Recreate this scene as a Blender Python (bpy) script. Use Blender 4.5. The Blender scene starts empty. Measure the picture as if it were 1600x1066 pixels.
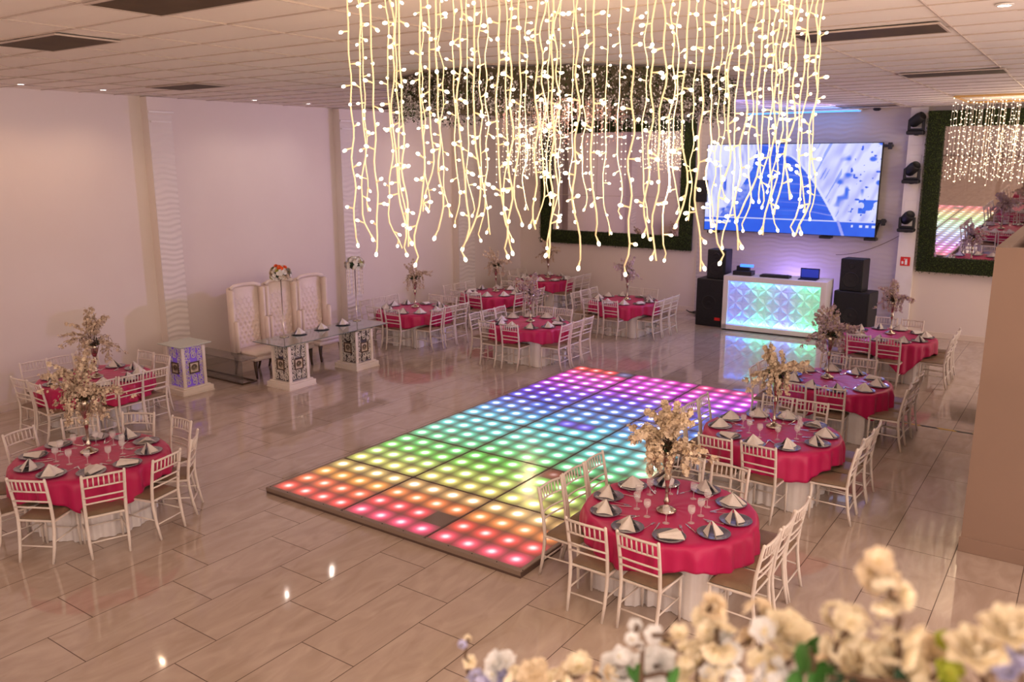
import bpy, math, random
from mathutils import Vector, Matrix
random.seed(7)
PI = math.pi
R = math.radians
scn = bpy.context.scene
col = scn.collection

# ---------------------------------------------------------------- camera
CX, CY, CZ = 7.9215, -6.1459, 3.9717
F_PX, YAW, PITCH, ROLL = 1304.19, 2.18096766, -0.214531293, -0.0019
cam_d = bpy.data.cameras.new('camera')
cam = bpy.data.objects.new('camera', cam_d); col.objects.link(cam)
fw = Vector((math.cos(YAW)*math.cos(PITCH), math.sin(YAW)*math.cos(PITCH), math.sin(PITCH)))
rt0 = Vector((math.sin(YAW), -math.cos(YAW), 0)); up0 = rt0.cross(fw)
rt = math.cos(ROLL)*rt0 + math.sin(ROLL)*up0
up = -math.sin(ROLL)*rt0 + math.cos(ROLL)*up0
cam.matrix_world = Matrix(((rt.x, up.x, -fw.x, CX), (rt.y, up.y, -fw.y, CY), (rt.z, up.z, -fw.z, CZ), (0, 0, 0, 1)))
cam_d.sensor_width = 36; cam_d.lens = F_PX/1600*36
cam_d.clip_start = .05; cam_d.clip_end = 100
cam_d.dof.use_dof = True; cam_d.dof.focus_distance = 6.5; cam_d.dof.aperture_fstop = 4.0
scn.camera = cam

# ---------------------------------------------------------------- exposure and world
scn.view_settings.view_transform = 'Standard'; scn.view_settings.look = 'None'
scn.view_settings.exposure = 0.0; scn.view_settings.gamma = 1; scn.view_settings.use_curve_mapping = False
scn.cycles.use_denoising = True
scn.cycles.max_bounces = 8; scn.cycles.diffuse_bounces = 4; scn.cycles.glossy_bounces = 4
scn.cycles.transmission_bounces = 6; scn.cycles.transparent_max_bounces = 8
scn.cycles.sample_clamp_indirect = 4.0; scn.cycles.caustics_reflective = False; scn.cycles.caustics_refractive = False
w = bpy.data.worlds.new('hall_light'); scn.world = w; w.use_nodes = True
w.node_tree.nodes['Background'].inputs[0].default_value = (1.0, .76, .64, 1)
w.node_tree.nodes['Background'].inputs[1].default_value = 2.45

def lamp(kind, name, loc, power, color, radius=.05, rot=None, target=None, spot=None, size=None, blend=.6):
    d = bpy.data.lights.new(name, kind); d.energy = power; d.color = color
    if kind in ('POINT', 'SPOT'): d.shadow_soft_size = radius
    if kind == 'SPOT': d.spot_size = R(spot or 120); d.spot_blend = blend
    if kind == 'AREA':
        d.shape = 'RECTANGLE'; d.size, d.size_y = size
    o = bpy.data.objects.new(name, d); col.objects.link(o); o.location = loc
    if target is not None:
        o.rotation_euler = (Vector(target)-Vector(loc)).to_track_quat('-Z', 'Y').to_euler()
    elif rot: o.rotation_euler = rot
    return o
WARM = (1, .72, .42)
RING = (5.67, -2.25)          # centre of the front light curtain
DRUM = (1.3, 4.6)             # centre of the flower ring on the ceiling
lamp('POINT', 'light_curtain_glow', (RING[0], RING[1], 4.3), 42, WARM, .02)
lamp('POINT', 'light_curtain_glow', (RING[0]-.6, RING[1]+.6, 3.9), 26, WARM, .02)
lamp('POINT', 'light_curtain_glow', (RING[0]+.6, RING[1]-.3, 3.9), 26, WARM, .02)
lamp('POINT', 'flower_ring_glow', (DRUM[0], DRUM[1], 4.75), 60, (1, .62, .5), .05)
lamp('POINT', 'rear_curtain_glow', (-3.2, 10.5, 4.2), 45, WARM, .05)
lamp('POINT', 'rear_curtain_glow', (-.9, 12.9, 4.3), 30, WARM, .05)
lamp('POINT', 'side_curtain_glow', (6.5, 12.0, 4.3), 45, WARM, .05)
lamp('SPOT', 'blue_beam', (4.2, 13.9, 3.9), 420, (.08, .3, 1), .03, target=(2.3, 13.2, 5.08), spot=60, blend=.8)
lamp('SPOT', 'violet_wash', (2.0, 9.6, 4.9), 110, (.3, .3, 1), .1, target=(2.0, 14.4, 3.2), spot=100, blend=1)  # spot added without a fixture to wash the screen wall violet
lamp('POINT', 'violet_wash', (2.0, 13.95, .9), 45, (.4, .3, 1), .1)
lamp('SPOT', 'violet_wash', (4.1, 13.8, 4.6), 1350, (.6, .42, .9), .08, target=(-6.0, 4.5, 2.4), spot=66, blend=1)
lamp('SPOT', 'violet_wash', (4.1, 13.8, 3.5), 420, (.35, .32, 1), .08, target=(1.6, 8.5, 0), spot=80, blend=1)

# ---------------------------------------------------------------- helpers
def tag(o, label=None, cat=None, group=None, kind=None):
    if label: o['label'] = label
    if cat: o['category'] = cat
    if group: o['group'] = group
    if kind: o['kind'] = kind
    return o
def empty(name, loc=(0, 0, 0), rz=0):
    o = bpy.data.objects.new(name, None); col.objects.link(o); o.location = loc; o.rotation_euler = (0, 0, rz)
    o.empty_display_size = .1
    return o
class MB:
    def __init__(s): s.v = []; s.f = []; s.m = []; s.mi = 0
    def quad(s, a, b, c, d):
        n = len(s.v); s.v += [tuple(a), tuple(b), tuple(c), tuple(d)]; s.f.append((n, n+1, n+2, n+3)); s.m.append(s.mi)
    def tri(s, a, b, c):
        n = len(s.v); s.v += [tuple(a), tuple(b), tuple(c)]; s.f.append((n, n+1, n+2)); s.m.append(s.mi)
    def box(s, lo, hi, bev=0):
        (x0, y0, z0), (x1, y1, z1) = lo, hi
        n = len(s.v)
        if bev <= 0:
            s.v += [(x0,y0,z0),(x1,y0,z0),(x1,y1,z0),(x0,y1,z0),(x0,y0,z1),(x1,y0,z1),(x1,y1,z1),(x0,y1,z1)]
            for q in ((0,3,2,1),(4,5,6,7),(0,1,5,4),(1,2,6,5),(2,3,7,6),(3,0,4,7)):
                s.f.append(tuple(n+i for i in q)); s.m.append(s.mi)
        else:
            b = bev
            rings = [(z0, b), (z0+b, 0), (z1-b, 0), (z1, b)]
            for z, i in rings:
                xa, xb, ya, yb = x0+i, x1-i, y0+i, y1-i
                c = b*.6 if i == 0 else b*.3
                s.v += [(xa+c,ya,z),(xb-c,ya,z),(xb,ya+c,z),(xb,yb-c,z),(xb-c,yb,z),(xa+c,yb,z),(xa,yb-c,z),(xa,ya+c,z)]
            for k in range(3):
                for j in range(8):
                    a = n+k*8+j; c_ = n+k*8+(j+1) % 8
                    s.f.append((a, c_, c_+8, a+8)); s.m.append(s.mi)
            s.f.append(tuple(n+7-j for j in range(8))); s.m.append(s.mi)
            s.f.append(tuple(n+24+j for j in range(8))); s.m.append(s.mi)
    def tube(s, pts, r, n=6, cap=True):
        pts = [Vector(p) for p in pts]; k = len(pts); base = len(s.v); prev = None
        for i, p in enumerate(pts):
            t = (pts[min(i+1, k-1)]-pts[max(i-1, 0)])
            if t.length < 1e-9: t = Vector((0, 0, 1))
            t.normalize()
            if prev is None:
                a = Vector((1, 0, 0)) if abs(t.x) < .8 else Vector((0, 1, 0))
                u = t.cross(a).normalized()
            else:
                u = prev-t*prev.dot(t)
                u = u.normalized() if u.length > 1e-6 else t.orthogonal().normalized()
            prev = u; w_ = t.cross(u); rr = r[i] if isinstance(r, (list, tuple)) else r
            for j in range(n):
                a = 2*PI*j/n; q = p+u*(math.cos(a)*rr)+w_*(math.sin(a)*rr); s.v.append(tuple(q))
        for i in range(k-1):
            for j in range(n):
                a = base+i*n+j; b = base+i*n+(j+1) % n
                s.f.append((a, b, b+n, a+n)); s.m.append(s.mi)
        if cap:
            s.f.append(tuple(base+n-1-j for j in range(n))); s.m.append(s.mi)
            s.f.append(tuple(base+(k-1)*n+j for j in range(n))); s.m.append(s.mi)
    def lathe(s, prof, n=24, c=(0, 0, 0), axis='z'):
        base = len(s.v)
        for r, z in prof:
            for j in range(n):
                a = 2*PI*j/n
                p = (r*math.cos(a), r*math.sin(a), z)
                if axis == 'y': p = (p[0], p[2], p[1])
                s.v.append((c[0]+p[0], c[1]+p[1], c[2]+p[2]))
        for i in range(len(prof)-1):
            for j in range(n):
                a = base+i*n+j; b = base+i*n+(j+1) % n
                s.f.append((a, b, b+n, a+n)); s.m.append(s.mi)
        s.f.append(tuple(base+n-1-j for j in range(n))); s.m.append(s.mi)
        s.f.append(tuple(base+(len(prof)-1)*n+j for j in range(n))); s.m.append(s.mi)
    def ico(s, c, r, sub=0, sq=(1, 1, 1)):
        t = (1+5**.5)/2
        vs = [Vector(v).normalized() for v in ((-1,t,0),(1,t,0),(-1,-t,0),(1,-t,0),(0,-1,t),(0,1,t),(0,-1,-t),(0,1,-t),(t,0,-1),(t,0,1),(-t,0,-1),(-t,0,1))]
        fs = [(0,11,5),(0,5,1),(0,1,7),(0,7,10),(0,10,11),(1,5,9),(5,11,4),(11,10,2),(10,7,6),(7,1,8),(3,9,4),(3,4,2),(3,2,6),(3,6,8),(3,8,9),(4,9,5),(2,4,11),(6,2,10),(8,6,7),(9,8,1)]
        for _ in range(sub):
            nf = []
            for a, b, d in fs:
                m1 = len(vs); vs.append(((vs[a]+vs[b])/2).normalized()); vs.append(((vs[b]+vs[d])/2).normalized()); vs.append(((vs[a]+vs[d])/2).normalized())
                nf += [(a, m1, m1+2), (m1, b, m1+1), (m1+2, m1+1, d), (m1, m1+1, m1+2)]
            fs = nf
        n = len(s.v)
        s.v += [(c[0]+v.x*r*sq[0], c[1]+v.y*r*sq[1], c[2]+v.z*r*sq[2]) for v in vs]
        for f in fs: s.f.append(tuple(n+i for i in f)); s.m.append(s.mi)
    def grid(s, fn, nu, nv, closed=False):
        base = len(s.v)
        for i in range(nu+1):
            for j in range(nv+1): s.v.append(tuple(fn(i/nu, j/nv)))
        for i in range(nu):
            for j in range(nv):
                a = base+i*(nv+1)+j
                s.f.append((a, a+nv+1, a+nv+2, a+1)); s.m.append(s.mi)
    def build(s, name, mat, parent=None, smooth=False, weld=False):
        me = bpy.data.meshes.new(name); me.from_pydata(s.v, [], s.f)
        mats = mat if isinstance(mat, (list, tuple)) else [mat]
        for m in mats: me.materials.append(m)
        if len(mats) > 1: me.polygons.foreach_set('material_index', s.m)
        if smooth: me.polygons.foreach_set('use_smooth', [True]*len(me.polygons))
        me.update()
        o = bpy.data.objects.new(name, me); col.objects.link(o)
        if parent is not None: o.parent = parent
        return o
KIDS = {}
def tree_copy(o, parent=None):
    c = o.copy(); col.objects.link(c)
    if parent is not None: c.parent = parent
    for ch in o.children: tree_copy(ch, c)
    return c
def tree_list(o):
    r = [o]
    for ch in o.children: r += tree_list(ch)
    return r

# ---------------------------------------------------------------- materials
def mat(name, color, rough=.5, metal=0, emit=None, es=0, trans=0, ior=1.45, coat=0, spec=None, alpha=1, sss=0):
    m = bpy.data.materials.new(name); m.use_nodes = True
    b = m.node_tree.nodes['Principled BSDF']
    b.inputs['Base Color'].default_value = (*color, 1); b.inputs['Roughness'].default_value = rough
    b.inputs['Metallic'].default_value = metal; b.inputs['IOR'].default_value = ior
    b.inputs['Transmission Weight'].default_value = trans; b.inputs['Coat Weight'].default_value = coat
    b.inputs['Alpha'].default_value = alpha
    if spec is not None: b.inputs['Specular IOR Level'].default_value = spec
    if emit: b.inputs['Emission Color'].default_value = (*emit, 1); b.inputs['Emission Strength'].default_value = es
    return m
def N(m, t): return m.node_tree.nodes.new(t)
def L(m, a, b): m.node_tree.links.new(a, b)
def noisy(m, c1, c2, scale=5, bump=0, detail=4, bscale=None, obj=True, stretch=None):
    b = m.node_tree.nodes['Principled BSDF']
    tc = N(m, 'ShaderNodeTexCoord'); mp = N(m, 'ShaderNodeMapping'); L(m, tc.outputs['Object'], mp.inputs[0])
    if stretch: mp.inputs['Scale'].default_value = stretch
    n = N(m, 'ShaderNodeTexNoise'); n.inputs['Scale'].default_value = scale; n.inputs['Detail'].default_value = detail
    L(m, mp.outputs[0], n.inputs['Vector'])
    r = N(m, 'ShaderNodeValToRGB'); r.color_ramp.elements[0].position = .35; r.color_ramp.elements[1].position = .65
    r.color_ramp.elements[0].color = (*c1, 1); r.color_ramp.elements[1].color = (*c2, 1)
    L(m, n.outputs['Fac'], r.inputs[0]); L(m, r.outputs[0], b.inputs['Base Color'])
    if bump:
        n2 = N(m, 'ShaderNodeTexNoise'); n2.inputs['Scale'].default_value = bscale or scale*4; L(m, mp.outputs[0], n2.inputs['Vector'])
        bp = N(m, 'ShaderNodeBump'); bp.inputs['Strength'].default_value = bump; bp.inputs['Distance'].default_value = .01
        L(m, n2.outputs['Fac'], bp.inputs['Height']); L(m, bp.outputs[0], b.inputs['Normal'])
    return m
M = {}
M['wall'] = noisy(mat('wall_paint', (.74, .66, .62), .75), (.74, .655, .61), (.77, .69, .645), .6, .05, bscale=6)
M['relief'] = mat('relief_panel', (.74, .68, .65), .6)
M['relief_grey'] = mat('grey_relief_panel', (.55, .5, .5), .6)
M['trim'] = mat('trim_paint', (.72, .62, .53), .45)
M['white'] = noisy(mat('white_paint', (.82, .78, .76), .4), (.8, .76, .73), (.85, .81, .79), 3)
M['chair'] = noisy(mat('chair_lacquer', (.75, .67, .61), .35, coat=.2), (.72, .64, .58), (.77, .695, .64), 9)
M['cushion'] = noisy(mat('tan_leatherette', (.22, .15, .095), .42), (.2, .135, .085), (.245, .17, .11), 8, .15, bscale=60)
M['pink'] = None
M['cloth_white'] = noisy(mat('white_cloth', (.78, .74, .74), .8), (.75, .71, .71), (.81, .78, .78), 6, .1, bscale=25)
M['napkin'] = noisy(mat('napkin_linen', (.76, .7, .66), .85), (.72, .66, .62), (.79, .73, .69), 14, .2, bscale=60)
M['plate'] = mat('charger_plate', (.16, .155, .20), .22, metal=.35, coat=.6)
M['steel'] = mat('cutlery_steel', (.75, .74, .74), .18, metal=1)
M['vase'] = noisy(mat('mercury_glass', (.6, .52, .43), .16, metal=1), (.42, .35, .28), (.75, .68, .58), 22, .2, bscale=30)
M['glass'] = mat('clear_glass', (.95, .95, .95), .04, alpha=.22)
M['smoke_glass0'] = mat('green_tinted_glass', (.55, .68, .64), .05, trans=.7, ior=1.3)
M['smoke_glass'] = mat('smoked_glass', (.22, .2, .19), .05, alpha=.42)
M['black'] = mat('black_plastic', (.012, .012, .014), .5)
M['grille'] = noisy(mat('black_grille', (.01, .01, .012), .7), (.006, .006, .008), (.02, .02, .024), 80)
M['dark_metal'] = mat('dark_metal', (.03, .03, .032), .4, metal=.6)
M['mirror'] = mat('mirror_glass', (.80, .75, .74), .015, metal=1)
M['hedge1'] = mat('hedge_green', (.045, .075, .012), .7)
M['hedge2'] = mat('hedge_light', (.10, .14, .025), .7)
M['hedge3'] = mat('hedge_dark', (.014, .024, .006), .8)
M['petal_cream'] = mat('petal_cream', (.76, .62, .46), .7)
M['petal_beige'] = mat('petal_beige', (.62, .49, .37), .75)
M['petal_mauve'] = mat('petal_mauve', (.6, .46, .52), .75)
M['petal_dusty'] = mat('petal_dusty_rose', (.7, .42, .36), .75)
M['petal_white'] = mat('petal_white', (.92, .9, .88), .6)
M['petal_ivory'] = mat('petal_ivory', (.94, .83, .62), .6)
M['petal_peach'] = mat('petal_peach', (.9, .75, .54), .6)
M['petal_lilac'] = mat('petal_lilac', (.6, .58, .8), .6)
M['stamen'] = mat('yellow_stamen', (.55, .42, .05), .7)
M['twig'] = mat('brown_twig', (.13, .075, .045), .8)
M['leaf'] = noisy(mat('green_leaf', (.05, .2, .03), .45), (.035, .14, .02), (.08, .28, .05), 20)
M['leaf_lime'] = mat('lime_petal', (.45, .5, .06), .6)
M['leaf_dark'] = mat('dark_leaf', (.015, .05, .02), .5)
M['orange'] = mat('orange_petal', (.85, .13, .02), .6)
M['wood_dark'] = noisy(mat('dark_wood', (.06, .035, .02), .35, coat=.3), (.045, .025, .014), (.085, .05, .03), 12)
M['tuft'] = noisy(mat('cream_upholstery', (.8, .68, .6), .45), (.77, .65, .57), (.83, .71, .63), 5, .1, bscale=60)
M['button'] = mat('upholstery_button', (.35, .22, .17), .4)
M['red'] = mat('red_sign', (.7, .02, .02), .4)
M['sign_white'] = mat('sign_white', (.9, .9, .9), .4)
M['dark_vent'] = noisy(mat('dark_panel', (.075, .045, .022), .7), (.065, .04, .02), (.09, .055, .028), 4)
M['gold'] = mat('gold_frame', (.65, .4, .15), .35, metal=.7)
M['wire'] = mat('glowing_wire', (1, .82, .5), .4, emit=(1, .66, .32), es=.34)  # emission stands for bulb light caught in the clear wire
M['wire_thin'] = mat('white_wire', (.85, .78, .7), .5)
def emis(name, c, s, samp=False):
    m = mat(name, c, .5, emit=c, es=s)
    if not samp: m.cycles.emission_sampling = 'NONE'
    return m
M['bulb'] = emis('lit_bulb', (1, .86, .6), 9)
M['bulb_small'] = emis('lit_small_bulb', (1, .85, .58), 4)
M['downlight'] = emis('downlight_led', (1, .95, .9), 25)
def satin(name, c1, c2):
    m = mat(name, c1, .38); noisy(m, c1, c2, 3, .12, bscale=9)
    b = m.node_tree.nodes['Principled BSDF']; b.inputs['Sheen Weight'].default_value = .2; b.inputs['Sheen Tint'].default_value = (1, .3, .5, 1)
    return m
M['pink'] = satin('fuchsia_satin', (.45, .006, .082), (.50, .010, .10))

# floor: long glossy tiles, 0.6 x 1.2 m, laid in stepped courses along the hall
def floor_material():
    m = mat('glossy_floor_tile', (.5, .4, .35), .1)
    b = m.node_tree.nodes['Principled BSDF']
    g = N(m, 'ShaderNodeNewGeometry'); sx = N(m, 'ShaderNodeSeparateXYZ'); L(m, g.outputs['Position'], sx.inputs[0])
    def math_(op, a, c=None):
        n = N(m, 'ShaderNodeMath'); n.operation = op
        for i, v in enumerate((a, c)):
            if v is None: continue
            if isinstance(v, (int, float)): n.inputs[i].default_value = v
            else: L(m, v, n.inputs[i])
        return n.outputs[0]
    u = math_('DIVIDE', math_('ADD', sx.outputs[0], -.40+30*.61), .61)
    row = math_('FLOOR', u); fu = math_('FRACT', u)
    # the joint steps back by a third of a tile from course to course
    v = math_('DIVIDE', math_('ADD', math_('ADD', sx.outputs[1], 2.12+60), math_('MULTIPLY', math_('SUBTRACT', row, 30), .395)), 1.187)
    colr = math_('FLOOR', v); fv = math_('FRACT', v)
    du = math_('MULTIPLY', math_('MINIMUM', fu, math_('SUBTRACT', 1, fu)), .61)
    dv = math_('MULTIPLY', math_('MINIMUM', fv, math_('SUBTRACT', 1, fv)), 1.187)
    d = math_('MINIMUM', du, dv)
    joint = math_('LESS_THAN', d, .0042)
    cb = N(m, 'ShaderNodeCombineXYZ'); L(m, row, cb.inputs[0]); L(m, colr, cb.inputs[1])
    wn = N(m, 'ShaderNodeTexWhiteNoise'); wn.noise_dimensions = '3D'; L(m, cb.outputs[0], wn.inputs['Vector'])
    # marbling
    mp = N(m, 'ShaderNodeMapping'); L(m, g.outputs['Position'], mp.inputs[0]); mp.inputs['Scale'].default_value = (2.2, .8, 1); mp.inputs['Rotation'].default_value = (0, 0, .35)
    nz = N(m, 'ShaderNodeTexNoise'); nz.inputs['Scale'].default_value = 2.3; nz.inputs['Detail'].default_value = 6; nz.inputs['Distortion'].default_value = 1.2
    va = N(m, 'ShaderNodeVectorMath'); va.operation = 'ADD'; L(m, mp.outputs[0], va.inputs[0])
    vs = N(m, 'ShaderNodeVectorMath'); vs.operation = 'SCALE'; L(m, wn.outputs['Color'], vs.inputs[0]); vs.inputs['Scale'].default_value = 9
    L(m, vs.outputs[0], va.inputs[1]); L(m, va.outputs[0], nz.inputs['Vector'])
    r = N(m, 'ShaderNodeValToRGB'); e = r.color_ramp.elements
    e[0].position = .3; e[0].color = (.445, .345, .28, 1); e[1].position = .72; e[1].color = (.555, .45, .38, 1)
    L(m, nz.outputs['Fac'], r.inputs[0])
    mx = N(m, 'ShaderNodeMix'); mx.data_type = 'RGBA'; L(m, joint, mx.inputs['Factor']); L(m, r.outputs[0], mx.inputs['A']); mx.inputs['B'].default_value = (.11, .07, .05, 1)
    L(m, mx.outputs['Result'], b.inputs['Base Color'])
    rr = N(m, 'ShaderNodeMapRange'); L(m, joint, rr.inputs[0]); rr.inputs['To Min'].default_value = .07; rr.inputs['To Max'].default_value = .7
    L(m, rr.outputs[0], b.inputs['Roughness']); b.inputs['Coat Weight'].default_value = .5; b.inputs['Coat Roughness'].default_value = .04
    n3 = N(m, 'ShaderNodeTexNoise'); n3.inputs['Scale'].default_value = 1.4; L(m, g.outputs['Position'], n3.inputs['Vector'])
    bp = N(m, 'ShaderNodeBump'); bp.inputs['Strength'].default_value = .12; bp.inputs['Distance'].default_value = .02
    L(m, n3.outputs['Fac'], bp.inputs['Height']); L(m, bp.outputs[0], b.inputs['Normal']); L(m, bp.outputs[0], b.inputs['Coat Normal'])
    return m
def ceiling_material():
    m = mat('ceiling_tile', (.88, .81, .77), .8)
    b = m.node_tree.nodes['Principled BSDF']
    g = N(m, 'ShaderNodeNewGeometry'); n = N(m, 'ShaderNodeTexNoise'); n.inputs['Scale'].default_value = .9; L(m, g.outputs['Position'], n.inputs['Vector'])
    bp = N(m, 'ShaderNodeBump'); bp.inputs['Strength'].default_value = .35; bp.inputs['Distance'].default_value = .08
    L(m, n.outputs['Fac'], bp.inputs['Height']); L(m, bp.outputs[0], b.inputs['Normal'])
    return m
M['floor'] = floor_material(); M['ceiling'] = ceiling_material()
M['tbar'] = mat('ceiling_grid_bar', (.52, .43, .38), .5)

# ---------------------------------------------------------------- the room
LX, BY, H = -6.2, 14.5, 5.06
RX, FY = 11.0, -13.0
def struct(name, mb, m, parent=None, smooth=False):
    o = mb.build(name, m, parent, smooth)
    if parent is None: o['kind'] = 'structure'
    return o
b = MB(); b.box((LX-.2, FY, -.1), (RX, BY+.2, 0)); struct('floor', b, M['floor'])
b = MB(); b.box((LX-.2, FY, 0), (LX, BY+.2, H+.3)); struct('wall_left', b, M['wall'])
b = MB(); b.box((LX, BY, 0), (RX, BY+.2, H+.3)); struct('wall_back', b, M['wall'])
b = MB(); b.box((LX, FY, 0), (RX, FY+.1, 2.9)); struct('wall_rear', b, M['wall'])
# ceiling: suspended tiles with slight sag, and a few dark recessed panels
VENTS = [(1.83, -2.73), (-.99, -2.12), (-4.27, 1.54), (5.44, 1.75), (5.52, 6.15), (-5.4, 7.25), (3.0, 12.86)]
def is_vent(x, y):
    return any(abs(x-(vx+.61)) < .6 and abs(y-(vy+.305)) < .3 for vx, vy in VENTS)
b = MB(); gb = MB()
ty = -12.49
rows = 0
while ty < BY:
    off = .61 if rows % 2 else 0
    y1 = min(ty+.61, BY)
    tx = -7.95+.0
    while tx < RX:
        x0 = max(tx, LX); x1 = min(tx+1.22, RX)
        if x1 > x0:
            dz = [random.uniform(-.006, .004) for _ in range(4)]
            sag = random.uniform(.003, .012)
            def fz(u, v, dz=dz, sag=sag): return H+.012 - sag*math.sin(PI*u)*math.sin(PI*v)*1.0
            n = len(b.v)
            for i in range(4):
                for j in range(3):
                    u = i/3; v = j/2; b.v.append((x0+(x1-x0)*u, ty+(y1-ty)*v, fz(u, v)))
            for i in range(3):
                for j in range(2):
                    a = n+i*3+j; b.f.append((a, a+1, a+4, a+3)); b.m.append(0)
        tx += 1.22
    ty += .61; rows += 1
b.box((LX, FY, H+.2), (RX, BY, H+.3))
ceil = struct('ceiling', b, M['ceiling'], smooth=False)
g = MB()
yy = -12.49; k = 0
while yy < BY:
    x = LX
    while x < RX:
        z = H+.003+random.uniform(-.003, .003)
        g.box((x, yy-.0045, z-.001), (min(x+1.22, RX), yy+.0045, z+.01)); x += 1.22
    yy += .61
x = -7.95
while x < RX:
    if x > LX: g.box((x-.005, FY+.5, H), (x+.005, BY, H+.012))
    x += 1.22
struct('trim_1', g, M['tbar'])
for vx, vy in VENTS:
    q = MB(); q.box((vx+.02, vy+.02, H-.012), (vx+1.2, vy+.59, H-.002))
    o = q.build('ceiling_panel', M['dark_vent'])
    tag(o, {0: 'dark brown ceiling panel at the top edge, nearest of the dark panels at left', 1: 'dark brown ceiling panel cut by the left edge of the picture',
            2: 'dark brown ceiling panel close above the left wall', 3: 'large dark ceiling panel right of the front light curtain',
            4: 'dark ceiling panel beyond the large one at right', 5: 'dark ceiling panel by the left wall beside the flower ring',
            6: 'thin dark ceiling panel above the wall screen'}[VENTS.index((vx, vy))], 'ceiling panel')
    fr = MB()
    for lo, hi in (((vx, vy, H-.016), (vx+1.22, vy+.02, H-.002)), ((vx, vy+.59, H-.016), (vx+1.22, vy+.61, H-.002)), ((vx, vy+.02, H-.016), (vx+.02, vy+.59, H-.002)), ((vx+1.2, vy+.02, H-.016), (vx+1.22, vy+.59, H-.002))): fr.box(lo, hi)
    fr.build('panel_frame', M['tbar'], o)
# baseboards
for nm, lo, hi in (('baseboard_left', (LX, FY, 0), (LX+.02, BY, .13)), ('baseboard_back', (LX, BY-.02, 0), (RX, BY, .13))):
    b = MB(); b.box(lo, hi, .004); struct(nm, b, M['trim'])
# relief wall finish: overlapping lens-shaped waves, deepest low on the wall
def wave(u, v):
    return .5+.5*math.sin(2*PI*v/.105+1.3*math.sin(2*PI*u/.52+2.2*math.sin(v*2.1))+1.1*math.sin(2*PI*v/.83+u*3))
def column(name, y0, y1):
    b = MB(); b.box((LX, y0, 0), (LX+.2, y1, H)); o = struct(name, b, M['wall'])
    r = MB(); r.grid(lambda s, t: (LX+.202+.009*wave(y0+(y1-y0)*s, t*4.75), y0+(y1-y0)*s, .13+t*4.62), 12, 330)
    r.build('relief_facing', M['relief'], o, smooth=True)
    c = MB()
    c.box((LX+.2, y0-.02, 4.78), (LX+.26, y1+.02, 4.82), .006); c.box((LX+.2, y0+.03, 4.62), (LX+.24, y1-.03, 4.65), .006)
    c.build('capital', M['white'], o)
column('trim_2', 2.62, 3.08); column('trim_3', 7.18, 7.65); column('trim_4', 11.3, 12.0)
# relief wall behind the screen, between the two mirrors
b = MB(); b.box((-.6, BY-.03, 0), (4.25, BY, H)); o = struct('trim_5', b, M['wall'])
r = MB(); r.grid(lambda s, t: (-.6+4.85*s, BY-.035-.006*wave((-.6+4.85*s)*.8, t*H), t*H), 110, 340)
r.build('relief_facing', M['relief_grey'], o, smooth=True)
b = MB(); b.box((4.25, BY-.14, 0), (4.6, BY, H)); o = struct('trim_6', b, M['white'])
for z in (4.4, 3.95, 3.4, 2.95, 2.35):
    p = MB(); p.box((4.3, BY-.15, z-.14), (4.55, BY-.14, z+.1), .004); p.build('cover_plate', M['white'], o)
# half wall round the stair at the right
PX, PY, PZ = 7.14, 3.05, 3.14
b = MB()
b.box((PX, PY, 0), (9.6, PY+.12, PZ)); b.box((PX, PY+.12, 0), (PX+.12, 9.0, PZ)); b.box((PX+.31, PY+.12, PZ-.3), (PX+.37, 9.0, PZ-.0)); b.box((PX+.52, PY+.12, PZ-.3), (PX+.58, 9, PZ))
b.box((9.5, PY+.12, 0), (9.6, 9, PZ)); b.box((PX+.12, 8.9, 0), (9.5, 9, PZ))
M['shaded_wall'] = noisy(mat('shaded_wall_paint', (.26, .17, .13), .7), (.25, .165, .125), (.28, .185, .14), .8, .05, bscale=6)  # the half wall's shade is put into this darker base colour
o = struct('wall_right', b, M['shaded_wall'])
d = MB(); d.box((PX+.12, PY+.12, PZ-.34), (9.5, 8.9, PZ-.3)); d.build('shaft_dark', M['black'], o)  # black sheet stands for the darkness inside the stair shaft
b = MB(); b.box((PX-.015, PY-.015, 0), (9.6, PY, .16), .004); struct('baseboard_right', b, M['shaded_wall'])
b = MB(); b.box((PX-.015, PY, 0), (PX, 9.0, .16), .004); struct('baseboard_right_side', b, M['trim'])
# pleated white drapes along the rear wall (seen in the right mirror)
for i, (x0, x1) in enumerate(((-5.6, -2.4), (-2.2, 1.0), (1.2, 4.4))):
    b = MB(); b.grid(lambda s, t: (x0+(x1-x0)*s, FY+.22+.05*math.sin(s*2*PI*18)*(1.1-t*.6), .02+t*2.85), 150, 6)
    o = b.build('pleated_drape', M['cloth_white'], None, True)
    tag(o, ['white pleated drape on the rear wall, far end by the left wall', 'white pleated drape in the middle of the rear wall', 'white pleated drape on the rear wall, the one nearest the camera balcony'][i], 'curtain', 'white drapes on the rear wall')

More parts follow.
